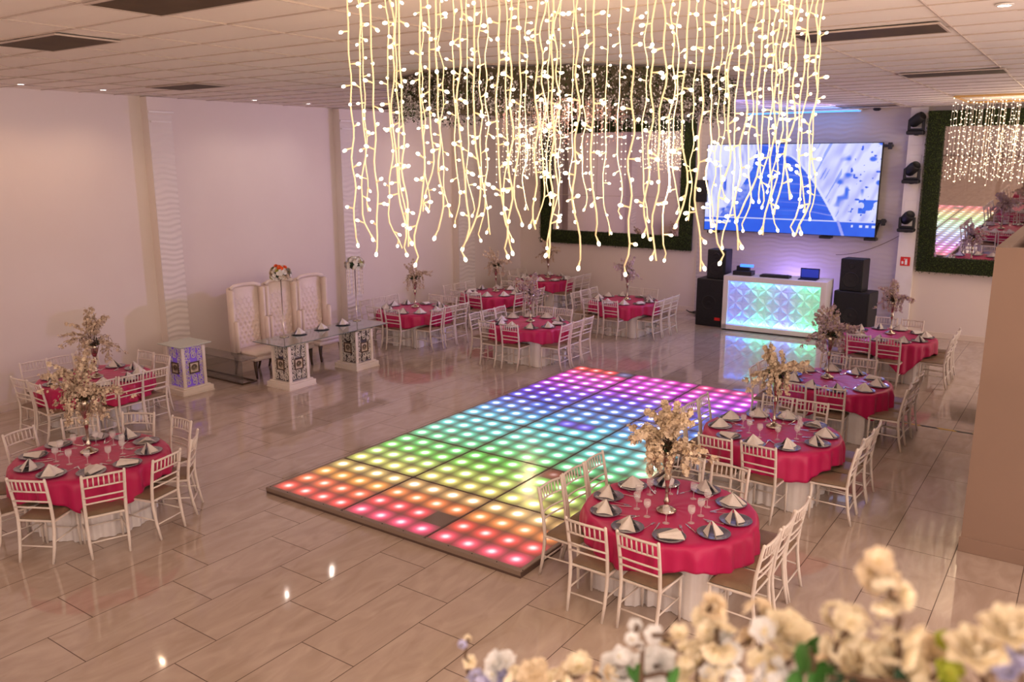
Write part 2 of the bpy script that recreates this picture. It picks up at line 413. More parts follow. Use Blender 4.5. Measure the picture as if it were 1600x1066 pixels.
# ---------------------------------------------------------------- lit dance floor
P = 1.24; DZ = .07
def cell_material():
    m = bpy.data.materials.new('lit_floor_cell'); m.use_nodes = True
    b = m.node_tree.nodes['Principled BSDF']; b.inputs['Roughness'].default_value = .16; b.inputs['Base Color'].default_value = (.2, .14, .11, 1)
    tc = N(m, 'ShaderNodeTexCoord'); ln = N(m, 'ShaderNodeVectorMath'); ln.operation = 'LENGTH'
    mu = N(m, 'ShaderNodeVectorMath'); mu.operation = 'MULTIPLY'; mu.inputs[1].default_value = (1, 1, 0)
    L(m, tc.outputs['Object'], mu.inputs[0]); L(m, mu.outputs[0], ln.inputs[0])
    oi = N(m, 'ShaderNodeObjectInfo')
    def gauss(sig):
        a = N(m, 'ShaderNodeMath'); a.operation = 'DIVIDE'; L(m, ln.outputs['Value'], a.inputs[0]); a.inputs[1].default_value = sig
        p = N(m, 'ShaderNodeMath'); p.operation = 'POWER'; L(m, a.outputs[0], p.inputs[0]); p.inputs[1].default_value = 2
        n = N(m, 'ShaderNodeMath'); n.operation = 'MULTIPLY'; L(m, p.outputs[0], n.inputs[0]); n.inputs[1].default_value = -1
        e = N(m, 'ShaderNodeMath'); e.operation = 'EXPONENT'; L(m, n.outputs[0], e.inputs[0]); return e.outputs[0]
    wide = gauss(.125); core = gauss(.043)
    s1 = N(m, 'ShaderNodeVectorMath'); s1.operation = 'SCALE'; L(m, oi.outputs['Color'], s1.inputs[0]); L(m, wide, s1.inputs['Scale'])
    s2 = N(m, 'ShaderNodeMath'); s2.operation = 'MULTIPLY'; L(m, core, s2.inputs[0]); L(m, oi.outputs['Alpha'], s2.inputs[1])
    s2b = N(m, 'ShaderNodeVectorMath'); s2b.operation = 'SCALE'; s2b.inputs[0].default_value = (1.5, 1.4, 1.35); L(m, s2.outputs[0], s2b.inputs['Scale'])
    ad = N(m, 'ShaderNodeVectorMath'); ad.operation = 'ADD'; L(m, s1.outputs[0], ad.inputs[0]); L(m, s2b.outputs[0], ad.inputs[1])
    L(m, ad.outputs[0], b.inputs['Emission Color']); b.inputs['Emission Strength'].default_value = 1.15
    return m
M['cell'] = cell_material()
M['cell_off'] = mat('unlit_floor_cell', (.32, .24, .19), .2)
M['cell_frame'] = mat('dance_floor_frame', (.26, .19, .15), .35)
M['cell_seam'] = mat('dance_floor_seam', (.1, .06, .05), .4)
def hsv(h, s, v):
    import colorsys
    return colorsys.hsv_to_rgb((h % 360)/360, s, v)
HUES = [(0, 2), (1, 8), (2, 22), (3, 38), (4, 62), (5, 88), (6, 115), (7, 128), (8, 143), (9, 158), (10, 174), (11, 186), (12, 198), (13, 212), (14, 224), (15, 231), (16, 236), (17, 242), (18, 252), (19, 272), (20, 292), (21, 308), (22, 338), (23, 360)]
df = empty('dance_floor', (0, 0, 0)); tag(df, 'rainbow lit dance floor of square light panels on the tiled floor', 'dance floor')
b = MB(); b.box((-.012, -.03, 0), (3*P+.02, 6*P+.01, DZ-.012)); b.build('platform', M['cell_seam'], df)
b = MB()
for y0, y1 in ((-.03, .035), (6*P-.02, 6*P+.01)): b.box((-.012, y0, DZ-.012), (3*P+.02, y1, DZ+.001))
b.box((-.012, .035, DZ-.012), (.02, 6*P-.02, DZ+.001)); b.box((3*P-.02, .035, DZ-.012), (3*P+.02, 6*P-.02, DZ+.001))
b.box((-.014, -.034, .028), (3*P+.022, -.03, DZ-.002))
b.build('edge_trim', M['cell_frame'], df)
b = MB()
for i in range(13):
    b.lathe([(.006, DZ), (.006, DZ+.006), (.001, DZ+.007)], 6, (i*P/4+.02, .008, 0))
b.build('edge_bolt', M['dark_metal'], df)
cs = (P-.03)/4
cm = MB(); cm.box((-cs/2+.0003, -cs/2+.0003, -.008), (cs/2-.0003, cs/2-.0003, 0))
cell0 = None
OFF = {(7, 1), (8, 7)}
for pc in range(3):
    for pr_ in range(6):
        pn = empty('light_panel', (pc*P+P/2, pr_*P+P/2, DZ)); pn.parent = df
        for i in range(4):
            for j in range(4):
                c_, r_ = pc*4+i, pr_*4+j
                if cell0 is None:
                    cell = cm.build('light_cell', M['cell'], pn); cell0 = cell
                else:
                    cell = cell0.copy(); col.objects.link(cell); cell.parent = pn
                cell.location = (-P/2+.015+cs*(i+.5), -P/2+.015+cs*(j+.5), 0)
                h = HUES[r_][1] + ((0, -9, -7)[pc] if r_ < 4 else (0, -38, -14)[pc] if r_ > 21 else (0, -14, -6)[pc]*.6) - i*.6
                sat = .95 if (r_ < 3 or r_ > 12) else .88
                if 3 <= r_ <= 5: sat = .82
                c3 = hsv(h, sat, 1.0); a_ = 1.6
                lum = .3*c3[0]+.59*c3[1]+.11*c3[2]
                k_ = 1.15 if r_ < 3 else .92 if r_ < 12 else 1.15
                if r_ <= 2 or r_ >= 22: a_ = .62
                if (c_, r_) in ((3, 23),): c3 = (.1, .12, .3); a_ = .1
                if (c_, r_) in ((5, 13), (6, 13)): c3 = (.12, .12, .9); a_ = .25
                if (c_, r_) in ((2, 15), (4, 19)): a_ = .6
                if (c_, r_) in ((8, 7),): c3 = (.25, .03, .01); a_ = .2; k_ = .8
                if (c_, r_) == (7, 1): c3 = (0, 0, 0); a_ = 0
                cell.color = (c3[0]*k_, c3[1]*k_, c3[2]*k_, a_)
b = MB()
for i in (1, 2): b.box((i*P-.009, 0, DZ-.01), (i*P+.009, 6*P, DZ+.0012))
for j in range(1, 6): b.box((.02, j*P-.009, DZ-.01), (3*P-.02, j*P+.009, DZ+.0012))
b.build('panel_seam', M['cell_seam'], df)

# hazard tape on the floor at the right
def tape_material():
    m = mat('hazard_tape', (.8, .55, .03), .5); bs = m.node_tree.nodes['Principled BSDF']
    tc = N(m, 'ShaderNodeTexCoord'); wv = N(m, 'ShaderNodeTexWave'); wv.bands_direction = 'DIAGONAL'; wv.inputs['Scale'].default_value = 1.3
    r = N(m, 'ShaderNodeValToRGB'); r.color_ramp.interpolation = 'CONSTANT'; r.color_ramp.elements[1].position = .5
    r.color_ramp.elements[0].color = (.01, .01, .01, 1); r.color_ramp.elements[1].color = (.65, .42, .04, 1)
    L(m, tc.outputs['Object'], wv.inputs['Vector']); L(m, wv.outputs['Fac'], r.inputs[0]); L(m, r.outputs[0], bs.inputs['Base Color']); return m
b = MB(); b.box((5.6, 7.33, 0), (7.12, 7.385, .003)); o = b.build('hazard_tape', tape_material())
tag(o, 'yellow and black striped tape stuck across the floor beside the half wall', 'floor tape')

# ---------------------------------------------------------------- chiavari chair
def chair_proto():
    root = empty('banquet_chair')
    cu = MB()
    def cush(s, t):
        x = (s-.5)*2; y = (t-.5)*2
        e = max(abs(x), abs(y)); edge = (1-e**6)
        ww = .2+.012*y
        return (x*ww*(1-.05*abs(y)**6), y*.195*(1-.05*abs(x)**6), .452+.028*edge)
    cu.grid(cush, 10, 10)
    cu.box((-.185, -.185, .44), (.185, .185, .455), .004)
    cu.build('seat_cushion', M['cushion'], root, True)
    f = MB()
    f.box((-.205, -.2, .418), (.205, .2, .441), .006); f.build('seat_frame', M['chair'], root)
    for s in (-1, 1):
        l = MB(); l.tube([(s*.188, .185, 0), (s*.185, .182, .2), (s*.183, .18, .44)], [.0125, .016, .0165], 8)
        l.build('leg', M['chair'], root, True)
        l = MB(); l.tube([(s*.178, -.262, 0), (s*.184, -.225, .16), (s*.187, -.2, .34), (s*.188, -.195, .45), (s*.191, -.212, .62), (s*.195, -.246, .80), (s*.197, -.268, .905), (s*.197, -.27, .915)],
                       [.013, .0165, .0175, .0175, .017, .0155, .0145, .006], 8)
        l.build('leg', M['chair'], root, True)
    def yb(z): return -.195-(z-.45)*.165 if z > .45 else -.2
    for nm, z, r_, bow in (('top_rail', .885, .0125, .022), ('back_rail', .765, .0095, .02), ('back_rail', .655, .0095, .017), ('back_rail', .585, .0095, .015)):
        t = MB(); t.tube([(x/6*.194, yb(z)-bow*(1-(x/6)**2), z+(.006*(1-(x/6)**2))) for x in range(-6, 7, 2)], r_, 7); t.build(nm, M['chair'], root, True)
    for i in range(7):
        x = -.145+i*.29/6; bw = .021*(1-(x/.194)**2)
        t = MB(); t.tube([(x, yb(.765)-bw, .768), (x, yb(.825)-bw, .825), (x, yb(.885)-bw, .885)], [.0065, .0085, .0065], 6); t.build('spindle', M['chair'], root, True)
    for p0, p1 in (((-.186, .183, .19), (.186, .183, .19)), ((-.182, -.222, .17), (.182, -.222, .17)), ((-.186, .183, .23), (-.183, -.214, .215)), ((.186, .183, .23), (.183, -.214, .215))):
        t = MB(); t.tube([p0, p1], .0085, 6); t.build('stretcher', M['chair'], root, True)
    return root
CHAIR = chair_proto(); chair_used = [False]
def place_chair(x, y, rz, z=0):
    if not chair_used[0]: o = CHAIR; chair_used[0] = True
    else: o = tree_copy(CHAIR)
    o.location = (x, y, z); o.rotation_euler = (0, 0, rz)
    return o
def at(px, py, Y):
    d = fw+rt*((px-800)/F_PX)+up*((533-py)/F_PX); t = (Y-CY)/d.y; return Vector((CX, CY, CZ))+d*t, t
def proj(p):
    d = Vector(p)-Vector((CX, CY, CZ)); z = d.dot(fw)
    return (800+F_PX*d.dot(rt)/z, 533-F_PX*d.dot(up)/z)

# ---------------------------------------------------------------- flowers (shared sprays)
def blossom(mb, c, n, r, petals=5, curl=.35, mi=0):
    n = Vector(n).normalized(); u = n.orthogonal().normalized(); v = n.cross(u); c = Vector(c); a0 = random.random()*6
    mb.mi = mi
    for k in range(petals):
        a = a0+2*PI*k/petals; d = u*math.cos(a)+v*math.sin(a); t = n.cross(d)
        mb.quad(c, c+d*r*.6-t*r*.42+n*r*curl*.4, c+d*r+n*r*curl, c+d*r*.6+t*r*.42+n*r*curl*.4)
def spray_mesh(name, length, droop, nb, rb, mats, seed, cascade=False):
    random.seed(seed); mb = MB(); pts = []
    ph = random.random()*6
    for i in range(9):
        t = i/8
        if cascade: p = (length*.42*math.sin(min(1, t*2.2)*PI/2), .02*math.sin(ph+t*5), .12*math.sin(min(1, t*2.5)*PI*.62)-max(0, t-.3)*length*1.15)
        else: p = (length*t*(1-.12*t), .035*math.sin(ph+t*4), length*(droop[0]*t-droop[1]*t*t))
        pts.append(Vector(p))
    mb.mi = 0; mb.tube(pts, [.004*(1-.7*i/8) for i in range(9)], 4)
    for k in range(nb):
        t = random.uniform(.22, 1.0)**.8*8; i = min(7, int(t)); p = pts[i].lerp(pts[i+1], t-i)
        off = Vector((random.gauss(0, 1), random.gauss(0, 1), random.gauss(0, 1))).normalized()*random.uniform(.006, .034)
        blossom(mb, p+off, off+Vector((0, 0, .01)), rb*random.uniform(.7, 1.25), 5, .3, 1+(random.random() < .35))
    o = mb.build(name, mats)
    return o
def set_(c1, c2): return [M['twig'], c1, c2]
SPRAYS = {}
def spray_set(key, c1, c2, scale=1.0, dens=1.0, thin=1.0):
    L_ = []
    for i in range(3): L_.append(spray_mesh('blossom_spray', .40*scale, (1.0-.25*i, .5+.25*i), int(62*dens), .021*thin, set_(c1, c2), 10+i))
    for i in range(2): L_.append(spray_mesh('blossom_spray', .36*scale, (.2, .5), int(70*dens), .019*thin, set_(c1, c2), 20+i, True))
    for o in L_: col.objects.unlink(o)
    SPRAYS[key] = L_
spray_set('cream', M['petal_cream'], M['petal_beige'], 1.0, 1.25, 1.1)
spray_set('beige', M['petal_beige'], M['petal_cream'], 1.1, .8, .8)
spray_set('mauve', M['petal_mauve'], M['petal_beige'], 1.0, .9, .9)
def vase_mesh(h):
    p = [(.0, 0), (.095, 0), (.098, .008), (.09, .022), (.05, .04), (.028, .055), (.02, .075), (.034, .095), (.02, .115), (.015, .15), (.017, h*.42), (.024, h*.5), (.036, h*.55), (.022, h*.60), (.03, h*.66), (.05, h*.76), (.068, h*.9), (.082, h), (.076, h), (.06, h*.9), (.04, h*.78), (.0, h*.74)]
    b = MB(); b.lathe(p, 20); return b
def centerpiece(x, y, label, key, vh=.62, zt=.762, up_n=15, dn_n=7, big=1.0, seed=0, lean=0):
    random.seed(100+seed)
    root = empty('flower_centerpiece', (x, y, zt)); tag(root, label, 'flower arrangement')
    root.rotation_euler = (0, 0, random.random()*6)
    vase_mesh(vh).build('vase', M['vase'], root, True)
    f = MB()
    for k in range(60):
        a = random.random()*2*PI; r = random.uniform(0, .09); z = vh+random.uniform(-.01, .07)
        p = Vector((r*math.cos(a), r*math.sin(a), z)); d = Vector((math.cos(a), math.sin(a), random.uniform(-.2, .9))).normalized()*random.uniform(.03, .07)
        s_ = d.orthogonal().normalized()*.014; f.quad(p, p+d*.5-s_, p+d, p+d*.5+s_)
    fo = f.build('foliage', M['leaf_dark'], root); fo['kind'] = 'stuff'
    for k in range(up_n+dn_n):
        src = SPRAYS[key][k % 3 if k < up_n else 3+k % 2]
        c = src.copy(); col.objects.link(c); c.parent = root
        c.location = (0, 0, vh-.01); az = 2.399*k+random.uniform(-.3, .3)
        tilt = random.uniform(-1.15, .0) if k < up_n else random.uniform(-.15, .1)
        if k < up_n: tilt = -1.15+1.15*(k/up_n)+random.uniform(-.1, .1)
        c.rotation_euler = (random.uniform(-.4, .4), tilt, az)
        sc = random.uniform(.85, 1.15)*big; c.scale = (sc, sc, sc)
    return root

# ---------------------------------------------------------------- tableware
def charger_proto():
    b = MB(); b.lathe([(.0, 0), (.08, 0), (.09, .004), (.117, .009), (.145, .014), (.148, .017), (.143, .017), (.112, .012), (.09, .008), (0, .007)], 28)
    return b.build('charger_plate', M['plate'], None, True)
def napkin_proto(v):
    b = MB(); random.seed(40+v)
    if v < 2:     # standing triangular fold, two wings meeting at a ridge
        apex = Vector((.0, .015, .112)); w_ = .13
        def f(s, t):
            a = (s-.5)*2
            base = Vector((a*w_, -.08+.05*abs(a)-(.035 if v else .02)*math.cos(a*5)*.6, .002))
            p = base.lerp(apex, t**.85); p.y += .012*math.sin(a*7)*(1-t); p.z += .008*math.sin(a*6+1)*(1-t)*t*3
            return p
        b.grid(f, 14, 6)
        def g_(s, t):
            a = (s-.5)*2
            base = Vector((a*w_*.92, .085-.05*abs(a), .002)); return base.lerp(apex+Vector((0, .003, -.002)), t)
        b.grid(g_, 10, 5)
    else:         # folded into a flat pointed bundle lying on the plate
        def f(s, t):
            a = (s-.5)*2; ww = .03+.085*t
            return Vector((a*ww, -.1+.2*t, .01+.05*(1-a*a)*(.35+.65*t)*(1-.3*t)+.006*math.sin(a*9)*(1-abs(a))))
        b.grid(f, 12, 8); b.grid(lambda s, t: Vector(((s-.5)*2*(.03+.085*t), -.1+.2*t, .003)), 4, 4)
    return b.build('folded_napkin', M['napkin'], None, True)
def fork_proto():
    b = MB(); b.tube([(0, -.09, .004), (0, -.02, .004), (0, .035, .006)], [.0055, .003, .003], 6)
    b.box((-.011, .035, .003), (.011, .055, .006))
    for k in range(4): b.box((-.011+k*.0063, .055, .003), (-.011+k*.0063+.0032, .092, .006))
    return b.build('fork', M['steel'])
def knife_proto():
    b = MB(); b.tube([(0, -.1, .005), (0, -.02, .005), (0, .0, .005)], [.006, .0055, .004], 6); b.box((-.008, 0, .002), (.006, .1, .0045), .001)
    return b.build('knife', M['steel'])
def goblet_proto():
    b = MB(); b.lathe([(0, 0), (.032, 0), (.033, .003), (.008, .008), (.0045, .02), (.0045, .075), (.012, .085), (.03, .105), (.036, .13), (.032, .165), (.0305, .165), (.034, .13), (.028, .107), (0, .09)], 14)
    return b.build('wine_glass', M['glass'], None, True)
PR = dict(plate=charger_proto(), nap=[napkin_proto(0), napkin_proto(1), napkin_proto(2)], fork=fork_proto(), knife=knife_proto(), goblet=goblet_proto())
for o in [PR['plate'], PR['fork'], PR['knife'], PR['goblet']]+PR['nap']: col.objects.unlink(o)
def put(src, loc, rz, label, cat, group):
    o = src.copy(); col.objects.link(o); o.location = loc; o.rotation_euler = (0, 0, rz); tag(o, label, cat, group); return o
ORD = {2: ['left', 'right'], 3: ['leftmost', 'middle', 'rightmost'], 4: ['leftmost', 'second from left', 'second from right', 'rightmost'],
       5: ['leftmost', 'second from left', 'middle', 'second from right', 'rightmost'],
       6: ['leftmost', 'second from left', 'third from left', 'third from right', 'second from right', 'rightmost'], 1: ['only']}
def rank(items, cx, cy):
    """items: list of (x,y). Returns the phrase that picks each out, from its place near/far and left to right."""
    d = [(p[0]-cx)*(CX-cx)+(p[1]-cy)*(CY-cy) for p in items]
    order = sorted(range(len(items)), key=lambda i: -d[i]); h = (len(items)+1)//2
    out = [None]*len(items)
    for side, grp in (('near', order[:h]), ('far', order[h:])):
        g_ = sorted(grp, key=lambda i: proj((items[i][0], items[i][1], .8))[0])
        for k, i in enumerate(g_): out[i] = (ORD[len(g_)][k], side)
    return out

# ---------------------------------------------------------------- a dressed table
def dressed_table(x, y, tname, seats, corner=0.6, half=1.03, rad=.8, detail=2, plates=10, rot0=0, seed=0, maxdrop=.5, flower=None, vtall=.62):
    random.seed(500+seed)
    t = empty('round_table', (x, y, 0)); tag(t, 'round banquet table under a floor-length white cloth, ' + tname, 'table', 'round banquet tables')
    b = MB(); b.lathe([(0, .712), (rad-.035, .712), (rad-.025, .718), (rad-.025, .736), (rad-.033, .741), (0, .741)], 48); b.build('tabletop', M['white'], t)
    org = []
    for s_ in seats:
        if s_[0] == 'a': an = R(s_[1]); dd = s_[2] if len(s_) > 2 else .87; org.append((dd*math.cos(an), dd*math.sin(an), an+PI/2))
        else: org.append((s_[1], s_[2], R(s_[3])))
    reach = []
    for k in range(144):
        a = 2*PI*k/144; best = rad-.03
        for ox, oy, rz_ in org:
            f_ = (-math.sin(rz_), math.cos(rz_)); px_, py_ = ox+f_[0]*.225, oy+f_[1]*.225
            dn = math.cos(a)*f_[0]+math.sin(a)*f_[1]
            if dn > -.2: continue
            t_ = (px_*f_[0]+py_*f_[1])/dn
            lat = abs((t_*math.cos(a)-px_)*-f_[1]+(t_*math.sin(a)-py_)*f_[0])
            if lat < .235 and t_ > .1: best = min(best, t_)
        reach.append(best)
    reach = [sum(reach[(k+m_) % 144] for m_ in (-2, -1, 0, 1, 2))/5 for k in range(144)]
    c = MB()
    def sk2(s, tt):
        a = s*2*PI; z = .708*(1-tt)+.004; rr_ = reach[int(s*144) % 144]
        k_ = min(1, max(0, (.70-z)/.2)); r_ = (rad-.05)*(1-k_)+rr_*k_
        r_ -= .012+(.016*math.sin(a*23+seed)+.01*math.sin(a*41+2))*k_
        return (r_*math.cos(a), r_*math.sin(a), z)
    c.grid(sk2, 288, 12); c.build('floor_length_cloth', M['cloth_white'], t, True)
    # square satin overlay
    cl = MB(); nr = 24; na = 180; rows_ = []
    def radial(a):
        aa = ((a-corner) % (PI/2))-PI/4
        return half/math.cos(aa)
    ph = [random.random()*6 for _ in range(4)]
    def pt(a, s):
        ext = radial(a); drop = min(ext-rad, maxdrop)
        if s <= .55: r_ = rad*.985*(s/.55); return (r_*math.cos(a), r_*math.sin(a), .750+.002*math.sin(a*9+r_*20))
        q = (s-.55)/.45; dl = q*drop
        fold = (math.sin(a*17+ph[0]+math.sin(a*3))+.8*math.sin(a*31+ph[1])+.5*math.sin(a*7+ph[2]))
        k = min(1, dl/.12)
        bend = .028*(1-math.exp(-dl*30))
        r_ = rad*.985+bend+fold*.016*k+.04*k*max(0, dl-.18)*4*.35
        z = .750-max(0, dl-.012*(1-math.exp(-dl*60)))
        return (r_*math.cos(a), r_*math.sin(a), z)
    for i in range(na):
        a = 2*PI*i/na
        for j in range(nr+1): cl.v.append(pt(a, j/nr if j else .001))
    for i in range(na):
        for j in range(nr):
            a0 = i*(nr+1)+j; b0 = ((i+1) % na)*(nr+1)+j
            cl.f.append((a0, b0, b0+1, a0+1)); cl.m.append(0)
    o = cl.build('tablecloth', M['pink'], None, True); o.location = (x, y, 0)
    sol = o.modifiers.new('thickness', 'SOLIDIFY'); sol.thickness = .003; sol.offset = 1
    tag(o, 'fuchsia satin overlay draped on the ' + tname, 'tablecloth', 'fuchsia table overlays')
    # chairs
    pos = []
    for s in seats:
        if s[0] == 'a': ang = R(s[1]); d = s[2] if len(s) > 2 else .87; px, py = x+d*math.cos(ang), y+d*math.sin(ang); rz = ang+PI/2
        else: px, py, rz = x+s[1], y+s[2], R(s[3])
        pos.append((px, py, rz+R(random.uniform(-4, 4))))
    ph_ = rank([(p[0], p[1]) for p in pos], x, y)
    for p, (od, side) in zip(pos, ph_):
        c_ = place_chair(*p)
        tag(c_, 'white banquet chair, %s, %s side of %s' % (od, side, tname), 'chair', 'chairs at the ' + tname)
    # settings
    pl = []
    for k in range(plates):
        a = R(rot0)+2*PI*k/plates+random.uniform(-.05, .05); pl.append((x+.615*math.cos(a), y+.615*math.sin(a), a))
    ph_ = rank([(p[0], p[1]) for p in pl], x, y)
    for k, (p, (od, side)) in enumerate(zip(pl, ph_)):
        wh = '%s, %s side of %s' % (od, side, tname)
        put(PR['plate'], (p[0], p[1], .754), p[2], 'grey charger plate, ' + wh, 'plate', 'charger plates on the ' + tname)
        v = random.choice((0, 0, 1, 1, 2))
        put(PR['nap'][v], (p[0]+random.uniform(-.015, .015), p[1]+random.uniform(-.015, .015), .764), p[2]+random.uniform(-1.2, 1.2)+PI/2, 'folded white napkin, ' + wh, 'napkin', 'napkins on the ' + tname)
        if detail:
            a = p[2]
            def rel(r_, s_): return (x+r_*math.cos(a)-s_*math.sin(a), y+r_*math.sin(a)+s_*math.cos(a), .7545)
            put(PR['fork'], rel(.45, .11), a+PI/2+random.uniform(-.3, .3), 'steel fork at the plate %s' % wh, 'fork', 'forks on the ' + tname)
            put(PR['knife'], rel(.44, -.11), a+PI/2+random.uniform(-.3, .3), 'steel knife at the plate %s' % wh, 'knife', 'knives on the ' + tname)
            if detail > 1: put(PR['goblet'], rel(.33+random.uniform(-.03, .03), -.03), 0, 'clear glass at the plate %s' % wh, 'glass', 'glasses on the ' + tname)
SQ = [('s', -1.0, -.38, -90), ('s', -1.0, .05, -90), ('s', -1.0, .5, -90), ('s', .80, -.34, 90), ('s', .80, .08, 90), ('s', .80, .5, 90), ('s', -.3, -.78, 0), ('s', .17, -.78, 0), ('s', -.26, .78, 180), ('s', .18, .78, 180)]
def sq(dx=0, right=.82, left=-.82, front=-.74, back=.76, skip=()):
    base = [('s', left, -.40, -90), ('s', left, .04, -90), ('s', left, .48, -90), ('s', right, -.37, 90), ('s', right, .06, 90), ('s', right, .47, 90), ('s', -.33, front, 0), ('s', .18, front, 0), ('s', -.27, back, 180), ('s', .19, back, 180)]
    return [b_ for i, b_ in enumerate(base) if i not in skip]
def ring(a0, n=10, d=.84, skip=()): return [('a', a0+360/n*k, d) for k in range(n) if k not in skip]
dressed_table(4.93, .72, 'nearest right table', sq(), corner=R(-100), maxdrop=.30, rot0=8, seed=1)
dressed_table(4.98, 3.55, 'second right table', sq(), corner=R(-60), maxdrop=.34, rot0=18, seed=2)
dressed_table(4.97, 6.42, 'third right table', sq(), corner=R(-25), maxdrop=.38, rot0=0, seed=3, detail=1)
dressed_table(4.97, 10.35, 'farthest right table', sq(), corner=R(-62), maxdrop=.55, rot0=12, seed=4, detail=0)
dressed_table(-1.0, -1.6, 'nearest left table', ring(-59), corner=R(-110), maxdrop=.36, rot0=5, seed=5)
dressed_table(-4.32, .3, 'table by left wall', [('s', -.88, -.36, -90), ('s', -.88, .05, -90), ('s', -.86, .47, -90), ('s', .6, -.36, 90), ('s', .62, .05, 90), ('s', .6, .46, 90), ('s', -.26, -.72, 0), ('s', .2, -.72, 0), ('s', -.3, .78, 180), ('s', .14, .78, 180)], corner=R(-80), maxdrop=.3, rot0=14, seed=6, detail=1)
dressed_table(-4.25, 7.5, 'table beside head table', sq(right=.72, front=-.68), corner=R(-80), maxdrop=.3, rot0=0, seed=7, detail=0)
dressed_table(-4.15, 10.3, 'middle table along left wall', sq(), corner=R(-60), maxdrop=.34, rot0=8, seed=8, detail=0)
dressed_table(-4.5, 13.2, 'table in far left corner', sq(skip=(8, 9)), corner=R(-20), maxdrop=.34, rot0=4, seed=9, detail=0)
dressed_table(-1.25, 7.6, 'table behind dance floor', sq(), corner=R(-15), maxdrop=.3, rot0=16, seed=10, detail=0)
dressed_table(-.95, 11.1, 'table under left mirror', sq(), corner=R(-75), maxdrop=.34, rot0=8, seed=11, detail=0)
centerpiece(4.93, .64, 'cream blossom centerpiece in a silver vase, nearest table on the right', 'cream', .6, up_n=22, dn_n=8, big=1.05, seed=1)
centerpiece(4.95, 3.7, 'spiky beige blossom centerpiece in silver vase, second table on right', 'cream', .62, up_n=20, dn_n=6, big=.92, seed=2)
centerpiece(4.85, 6.5, 'mauve blossom centerpiece in silver vase, third table on the right', 'mauve', .64, up_n=22, dn_n=9, big=1.05, seed=3)
centerpiece(4.95, 10.5, 'mauve blossom centerpiece on the farthest right table by the column', 'mauve', .62, up_n=18, dn_n=7, seed=4)
centerpiece(-1.08, -1.57, 'drooping beige blossom centerpiece on the nearest table at left', 'beige', .62, up_n=24, dn_n=16, big=1.12, seed=5)
centerpiece(-4.24, .28, 'beige blossom centerpiece on the table by the left wall', 'beige', .5, up_n=20, dn_n=6, big=1.2, seed=6)
centerpiece(-4.35, 7.65, 'brown blossom palm-like centerpiece beside the head table', 'beige', .62, up_n=14, dn_n=8, seed=7)
centerpiece(-4.2, 10.5, 'brown blossom centerpiece on the middle left wall table', 'beige', .62, up_n=16, dn_n=8, seed=8)
centerpiece(-4.45, 13.3, 'brown blossom centerpiece on the far left corner table', 'beige', .62, up_n=14, dn_n=8, seed=9)
centerpiece(-1.3, 7.7, 'mauve blossom centerpiece on the table behind the dance floor', 'mauve', .55, up_n=16, dn_n=7, seed=10)
centerpiece(-.92, 11.2, 'mauve palm-like centerpiece under the left mirror', 'mauve', .62, up_n=14, dn_n=7, seed=11)

